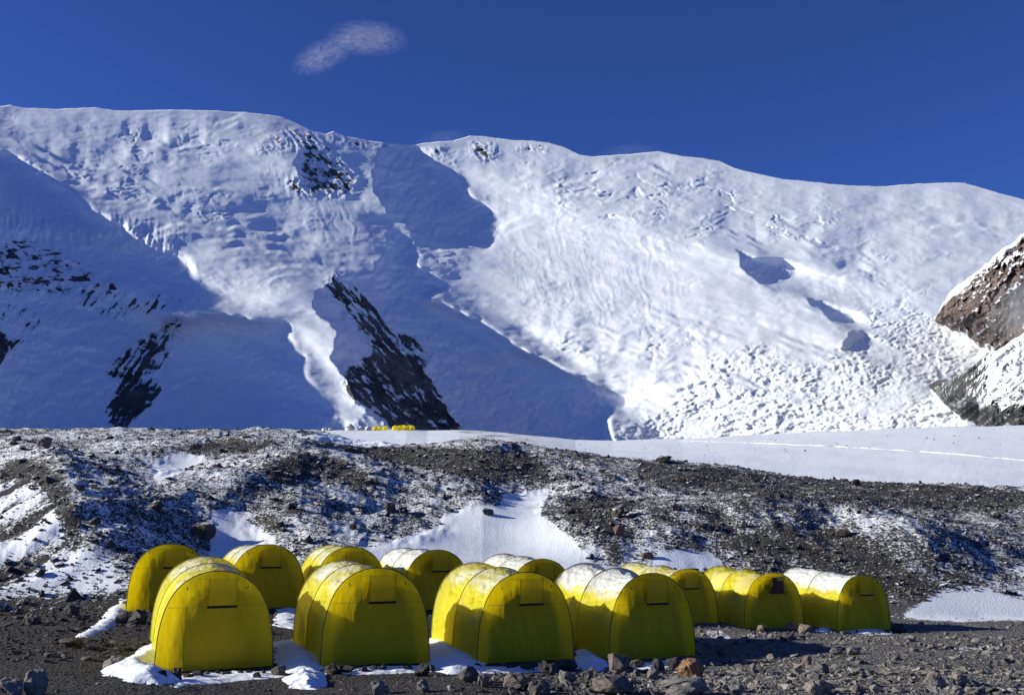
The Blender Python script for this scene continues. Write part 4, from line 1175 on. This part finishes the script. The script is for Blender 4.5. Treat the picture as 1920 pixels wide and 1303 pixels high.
        PZ2 = PZ * (1 - lowp) + lowp * np.minimum(PZ, gzz) - lowp * .03
        V = place(PX, py_, PZ2)
        return link(nm, np_mesh(nm, V.reshape(-1, 3), grid_faces(nh, nw), True), M['front'], root), (lambda x, z: float(np.interp(z / TENT_H, hs, np.interp(0, s, np.zeros(nw)) + 0 * hs)))
    fp, _ = panel(0.0, -1, 'front_panel')
    panel(length, 1, 'back_panel')
    # window with its rolled flap
    wx0, wx1 = -.17, .38
    zt, zb_ = 1.84, 1.28
    yo = .045                                        # the panel bows out by up to 5 cm
    def strip(x0, x1, za, zc, y, nm, mat, parent, th=.006):
        vs = []
        for (x, z) in ((x0, za), (x1, za), (x1, zc), (x0, zc)):
            vs.append((x, y, z))
        vs += [(a, b + th, c) for a, b, c in vs]
        fc = np.array([[0, 1, 2, 3], [7, 6, 5, 4], [0, 4, 5, 1], [1, 5, 6, 2], [2, 6, 7, 3], [3, 7, 4, 0]])
        return link(nm, np_mesh(nm, np.array(vs), fc), mat, parent)
    yv = -.075
    zt, zb_ = zt * hs_, zb_ * hs_
    # flap: a slightly billowed cloth
    nx_, nz_ = 10, 10
    fx = np.linspace(wx0, wx1, nx_); fz = np.linspace(zb_ + .03, zt, nz_); FX, FZ = np.meshgrid(fx, fz)
    bulge = np.sin(np.pi * (FX - wx0) / (wx1 - wx0)) * np.sin(np.pi * (FZ - zb_) / (zt - zb_))
    FY = yv - .022 * bulge - .02 * (1 - (FZ - zb_) / (zt - zb_)) - .012 * fbm(FX * 6 + seed, FZ * 3, seed + 41, 2)
    if windowed == 'open':
        wobj = link('window', np_mesh('window', np.stack([FX, FY, FZ], -1).reshape(-1, 3), grid_faces(nz_, nx_), True), M['opening'], root)
        strip(wx0 + .28, wx1 + .02, zt - .12, zt + .03, yv - .05, 'rolled_flap', M['seam'], wobj, .03)
        strip(wx0, wx0 + .09, zt - .3, zt, yv - .045, 'curtain', M['front'], wobj, .02)
    else:
        wobj = link('window_flap', np_mesh('window_flap', np.stack([FX, FY, FZ], -1).reshape(-1, 3), grid_faces(nz_, nx_), True), M['front'], root)
    wobj['label'] = 'brown mesh window standing open' if windowed == 'open' else 'closed window flap'
    strip(wx0 - .035, wx1 + .02, zb_ - .022, zb_ + .028, yv - .035, 'window_slit', M['black'], wobj)
    for xx in (wx0 - .012, wx1 - .006):
        strip(xx, xx + .018, zb_ + .02, zt + .01, yv - .032, 'window_tape', M['seam'], wobj)
    strip(wx0 - .25, wx1 + .3, zt + .008, zt + .016, yv + .03, 'seam', M['seam'], root)
    strip(-.98, wx0 - .05, zb_ + .004, zb_ + .013, yv + .012, 'seam', M['seam'], root)
    strip(wx1 + .04, .95, zb_ + .004, zb_ + .013, yv + .012, 'seam', M['seam'], root)
    for sx_ in (-1, 1):       # vent toggles near the shoulders
        V, Fc = tube([(sx_ * .62, -.06, 1.70), (sx_ * .61, -.08, 1.665), (sx_ * .595, -.078, 1.64)], .010, 5)
        link('vent_toggle', np_mesh('vent_toggle', V, Fc, True), M['black'], root)
    # inner tent, which throws its shadow on the end panel
    B = A * np.array([.80, .86]); yi = np.array([.10, .13, length - .4, length - .37])
    V = np.stack([np.repeat(B[None, :, 0], 4, 0) * np.array([.9, 1, 1, .9])[:, None], np.repeat(yi[:, None], na + 1, 1), np.repeat(B[None, :, 1], 4, 0) * np.array([.97, 1, 1, .97])[:, None] + slope * yi[:, None] + .02], -1)
    Fc = grid_faces(4, na + 1); V = V.reshape(-1, 3)
    ce = len(V); V = np.vstack([V, [[0, yi[0], .02 + slope * yi[0]], [0, yi[-1], .02 + slope * yi[-1]]]])
    i = np.arange(na); cap = np.stack([i, i + 1, np.full(na, ce)], 1); cap2 = np.stack([i + 3 * (na + 1), i + 1 + 3 * (na + 1), np.full(na, ce + 1)], 1)
    tri = np.vstack([Fc[:, [0, 1, 2]], Fc[:, [0, 2, 3]], cap, cap2])
    link('inner_tent', np_mesh('inner_tent', V, tri, True), M['inner'], root)
    if idx not in (2, 10): return root
    # guy line on the left shoulder
    gl = org + ex * (-TENT_W / 2 - .55) + ey * .1
    V, Fc = tube([(-TENT_W / 2 * .99, .02, .95), (-TENT_W / 2 - .3, .08, .45), (-TENT_W / 2 - .55, .1, zat(*gl) - z0 + .01)], .004, 4)
    link('guy_line', np_mesh('guy_line', V, Fc, True), M['cord'], root)
    return root
FRONT = 'yellow tents of the front row'; BACK = 'yellow tents of the back row'
SPEC = [
    ('yellow tent nearest the camera, leftmost of the front row', FRONT, .07, .62, 'slit'),
    ('second yellow tent from the left in the front row', FRONT, .12, .62, 'slit'),
    ('third yellow tent from the left in the front row', FRONT, .15, .60, 'slit'),
    ('fourth yellow front tent, its sagging roof white with snow', FRONT, .20, .95, 'slit'),
    ('leftmost yellow tent of the back row at the moraine foot', BACK, .03, .75, 'slit'),
    ('second yellow tent from the left in the back row', BACK, .04, .72, 'slit'),
    ('third back yellow tent, half hidden behind the second front tent', BACK, .07, .66, 'slit'),
    ('fourth back yellow tent with a smooth snow white roof', BACK, .05, 1.15, 'slit'),
    ('fifth back yellow tent peeping out behind the third front tent', BACK, .06, .85, 'slit'),
    ('sixth back yellow tent, directly behind the snow roofed front tent', BACK, .09, .60, 'slit'),
    ('yellow back tent with the open brown window', BACK, .20, .45, 'open'),
    ('rightmost yellow tent with a white roof, last of the back row', BACK, .05, 1.10, 'slit'),
]
for i, (T, (lab, grp, sg, fr, wi)) in enumerate(zip(TENTS, SPEC)):
    T['yaw'] = (0, 0.5, 0.5, 2, -3, 2, -1, 3, 1, 3, -2, 2)[i]
    build_tent(T, i, lab, grp, sg, fr, wi, 3.7, 10 + i * 7)

# two bamboo wands by the rightmost tent
for (a, b_, lab) in (((1550, 1180), (1537, 1161), 'thin bamboo wand leaning left of the rightmost tent door'), ((1581, 1181), (1576, 1163), 'short upright bamboo wand before the rightmost tent')):
    X, Y, Z = hit(*a); U, V = px2uv(*b_); Y2 = Y - .1
    V_, Fc = tube([(0, 0, -.05), (U * Y2 - X, -.1, CAMZ + V * Y2 - Z)], .011, 5)
    tag(link('bamboo_wand', np_mesh('bamboo_wand', V_, Fc, True), M['wood'], None, (X, Y, Z)), lab, 'wand')

# ================================================================== THE FAR CAMP
def ground_far(px, Y):
    U, _ = px2uv(px, 805); return float(U * Y), float(Y), zat(float(U * Y), float(Y))
def revolve(prof, seg=20):
    P = np.array(prof); V = []
    for r, z in P:
        for k in range(seg):
            a = 2 * math.pi * k / seg; V.append((r * math.cos(a), r * math.sin(a), z))
    return np.array(V), grid_faces(len(P), seg, True)
def yurt(px, w_px, label, Y=505):
    X, Y, Z = ground_far(px, Y); r = w_px / F * Y / 2
    root = bpy.data.objects.new('yurt', None); COL.objects.link(root); root.location = (X, Y, Z)
    tag(root, label, 'yurt', 'round white yurts of the far camp')
    link('wall', np_mesh('wall', *revolve([(r, -.5), (r, r * .62), (r * .98, r * .66)])), M['felt'], root)
    link('roof', np_mesh('roof', *revolve([(r * 1.04, r * .62), (r * .8, r * .9), (r * .45, r * 1.22), (r * .18, r * 1.38), (.01, r * 1.42)])), M['felt'], root)
    link('band', np_mesh('band', *revolve([(r * 1.05, r * .60), (r * 1.06, r * .68), (r * 1.0, r * .72)])), M['band'], root)
yurt(656, 18, 'larger white yurt with pointed roof on the far camp ridge')
yurt(677, 12, 'smaller white yurt right of the larger yurt in the far camp')
def far_tent(px, w_px, h_px, label, Y, mat, group):
    X, Y, Z = ground_far(px, Y); w = w_px / F * Y; h = h_px / F * Y
    A = arch_pts(16) / np.array([TENT_W, TENT_H]) * np.array([w, h])
    root = bpy.data.objects.new('far_tent', None); COL.objects.link(root); root.location = (X, Y, Z); root.rotation_euler = (0, 0, ROT)
    tag(root, label, 'tent', group)
    L = 3.6; n = len(A)
    V = np.concatenate([np.stack([A[:, 0], np.full(n, y), A[:, 1] - .25 * (A[:, 1] < .05)], 1) for y in (0, L)])
    me = np_mesh('flysheet', V, grid_faces(2, n), True); attr(me, 'frost_glare', np.zeros(len(V))); link('flysheet', me, mat, root)
    Vp = np.concatenate([V[:n], [[0, 0, 0]]]); i = np.arange(n - 1)
    link('front_panel', np_mesh('front_panel', Vp, np.stack([i, i + 1, np.full(n - 1, n)], 1)), M['front'] if mat is M['fly'] else mat, root)
FG = 'small yellow tents of the far camp'
far_tent(692, 8, 8, 'pale boxy tent right of the yurts in the far camp', 505, M['felt'], 'pale tents of the far camp')
far_tent(705, 8, 8, 'leftmost small yellow tent of the far camp, beside the boxy tent', 500, M['fly'], FG)
far_tent(713, 7, 7, 'second small yellow tent right of the boxy tent in the far camp', 506, M['fly'], FG)
far_tent(724, 8, 8, 'third small yellow tent standing alone in the far camp', 503, M['fly'], FG)
for k, (x, y) in enumerate(((742, 497), (751, 499), (757, 505), (763, 500), (769, 506), (774, 503))):
    far_tent(x, 8.5, 9, ['first', 'second', 'third', 'fourth', 'fifth', 'last'][k] + ' from the left in the tight cluster of far yellow tents', y, M['fly'], FG)
far_tent(609, 7, 5, 'small white tent left of the yurts on the far ridge', 510, M['felt'], 'pale tents of the far camp')
far_tent(621, 7, 5, 'small white tent nearest left of the larger yurt', 510, M['felt'], 'pale tents of the far camp')

# footpath trodden in the far snow field
tp = [(1270, 826), (1400, 830), (1550, 836), (1700, 845), (1800, 852), (1930, 864)]
pth = []
for a, b_ in zip(tp[:-1], tp[1:]):
    for t in np.linspace(0, 1, 14)[:-1]:
        px, py = a[0] + (b_[0] - a[0]) * t, a[1] + (b_[1] - a[1]) * t
        pth.append(hit(px, py, 100, 480))
P = np.array(pth); 
V = []
for i, p in enumerate(P):
    w = .6 + .25 * random.random(); o = random.uniform(-.3, .3)
    for k, (dx, dz) in enumerate(((-w, -.1), (-.5 * w, .07), (0, .05), (.5 * w, .08), (w, -.1))):
        V.append((p[0] + random.uniform(-.2, .2), p[1] + dx + o, zat(p[0], p[1] + dx + o) + dz + random.uniform(-.08, .08)))
me = np_mesh('path', np.array(V), grid_faces(len(P), 5), True)
tag(link('path', me, M['snow']), 'trodden footpath crossing the right snowfield', kind='structure')

# ================================================================== CLOUD AND MIST
def mat_vapour(name, density, scale, lo, hi, seed):
    m, nt, out = new_mat(name); b = NB(nt)
    tc = b.node('ShaderNodeTexCoord').outputs['Object']
    mp = b.node('ShaderNodeMapping'); mp.inputs['Location'].default_value = (seed, seed * .7, 0); b.lk(tc, mp.inputs['Vector'])
    ln = b.node('ShaderNodeVectorMath', operation='LENGTH'); b.lk(tc, ln.inputs[0])
    n = b.noise(scale, 8, 0.66, mp.outputs[0], 2.2)
    f = b.math('MULTIPLY', b.ramp(n, lo, hi), b.ramp(ln.outputs['Value'], 0.35, 0.98, 1.0, 0.0))
    v = b.node('ShaderNodeVolumePrincipled'); v.inputs['Color'].default_value = (.97, .97, .98, 1); v.inputs['Anisotropy'].default_value = .1
    b.lk(b.math('MULTIPLY', f, density), v.inputs['Density'])
    b.lk(v.outputs[0], out.inputs['Volume'])
    return m
def vapour(name, px, py, Y, sx_, sy_, sz_, density, label, seed, tilt=0, scale=2.2, lo=.42, hi=.7):
    bm = bmesh.new(); bmesh.ops.create_icosphere(bm, subdivisions=3, radius=1.0)
    me = bpy.data.meshes.new(name); bm.to_mesh(me); bm.free()
    o = link(name, me, mat_vapour(name, density, scale, lo, hi, seed), None, at(px, py, Y))
    o.scale = (sx_ / F * Y, sy_, sz_ / F * Y); o.rotation_euler = (0, math.radians(tilt), 0)
    tag(o, label, 'cloud', kind='stuff')
vapour('cloud', 690, 72, 6800, 95, 160, 40, .0095, 'thin wisp of cloud in the blue sky, its bright right part', 3.1, 4, 2.8, .40, .86)
vapour('cloud', 605, 105, 6900, 80, 150, 34, .0085, 'thin wisp of cloud in the blue sky, its faint left tail', 8.4, -26, 2.8, .40, .86)
vapour('mist', 1940, 575, 2050, 95, 150, 75, .013, 'grey mist drifting before the brown rock spur', 5.2, -12, 1.5, .3, .7)
vapour('mist', 1480, 640, 2900, 120, 180, 42, .0022, 'thin veil of mist over the lower glacier dome', 1.7, 8, 1.3, .3, .75)
vapour('mist', 1370, 545, 3600, 110, 200, 40, .0014, 'thin veil of mist high on the glacier face', 9.3, -14, 1.3, .3, .75)
vapour('mist', 830, 258, 6000, 60, 120, 14, .0016, 'snow dust blowing off the central summit ridge', 4.4, -8, 1.8, .35, .75)
vapour('mist', 1180, 283, 6000, 70, 120, 12, .0016, 'snow dust blowing off the right summit ridge', 6.1, -4, 1.8, .35, .75)
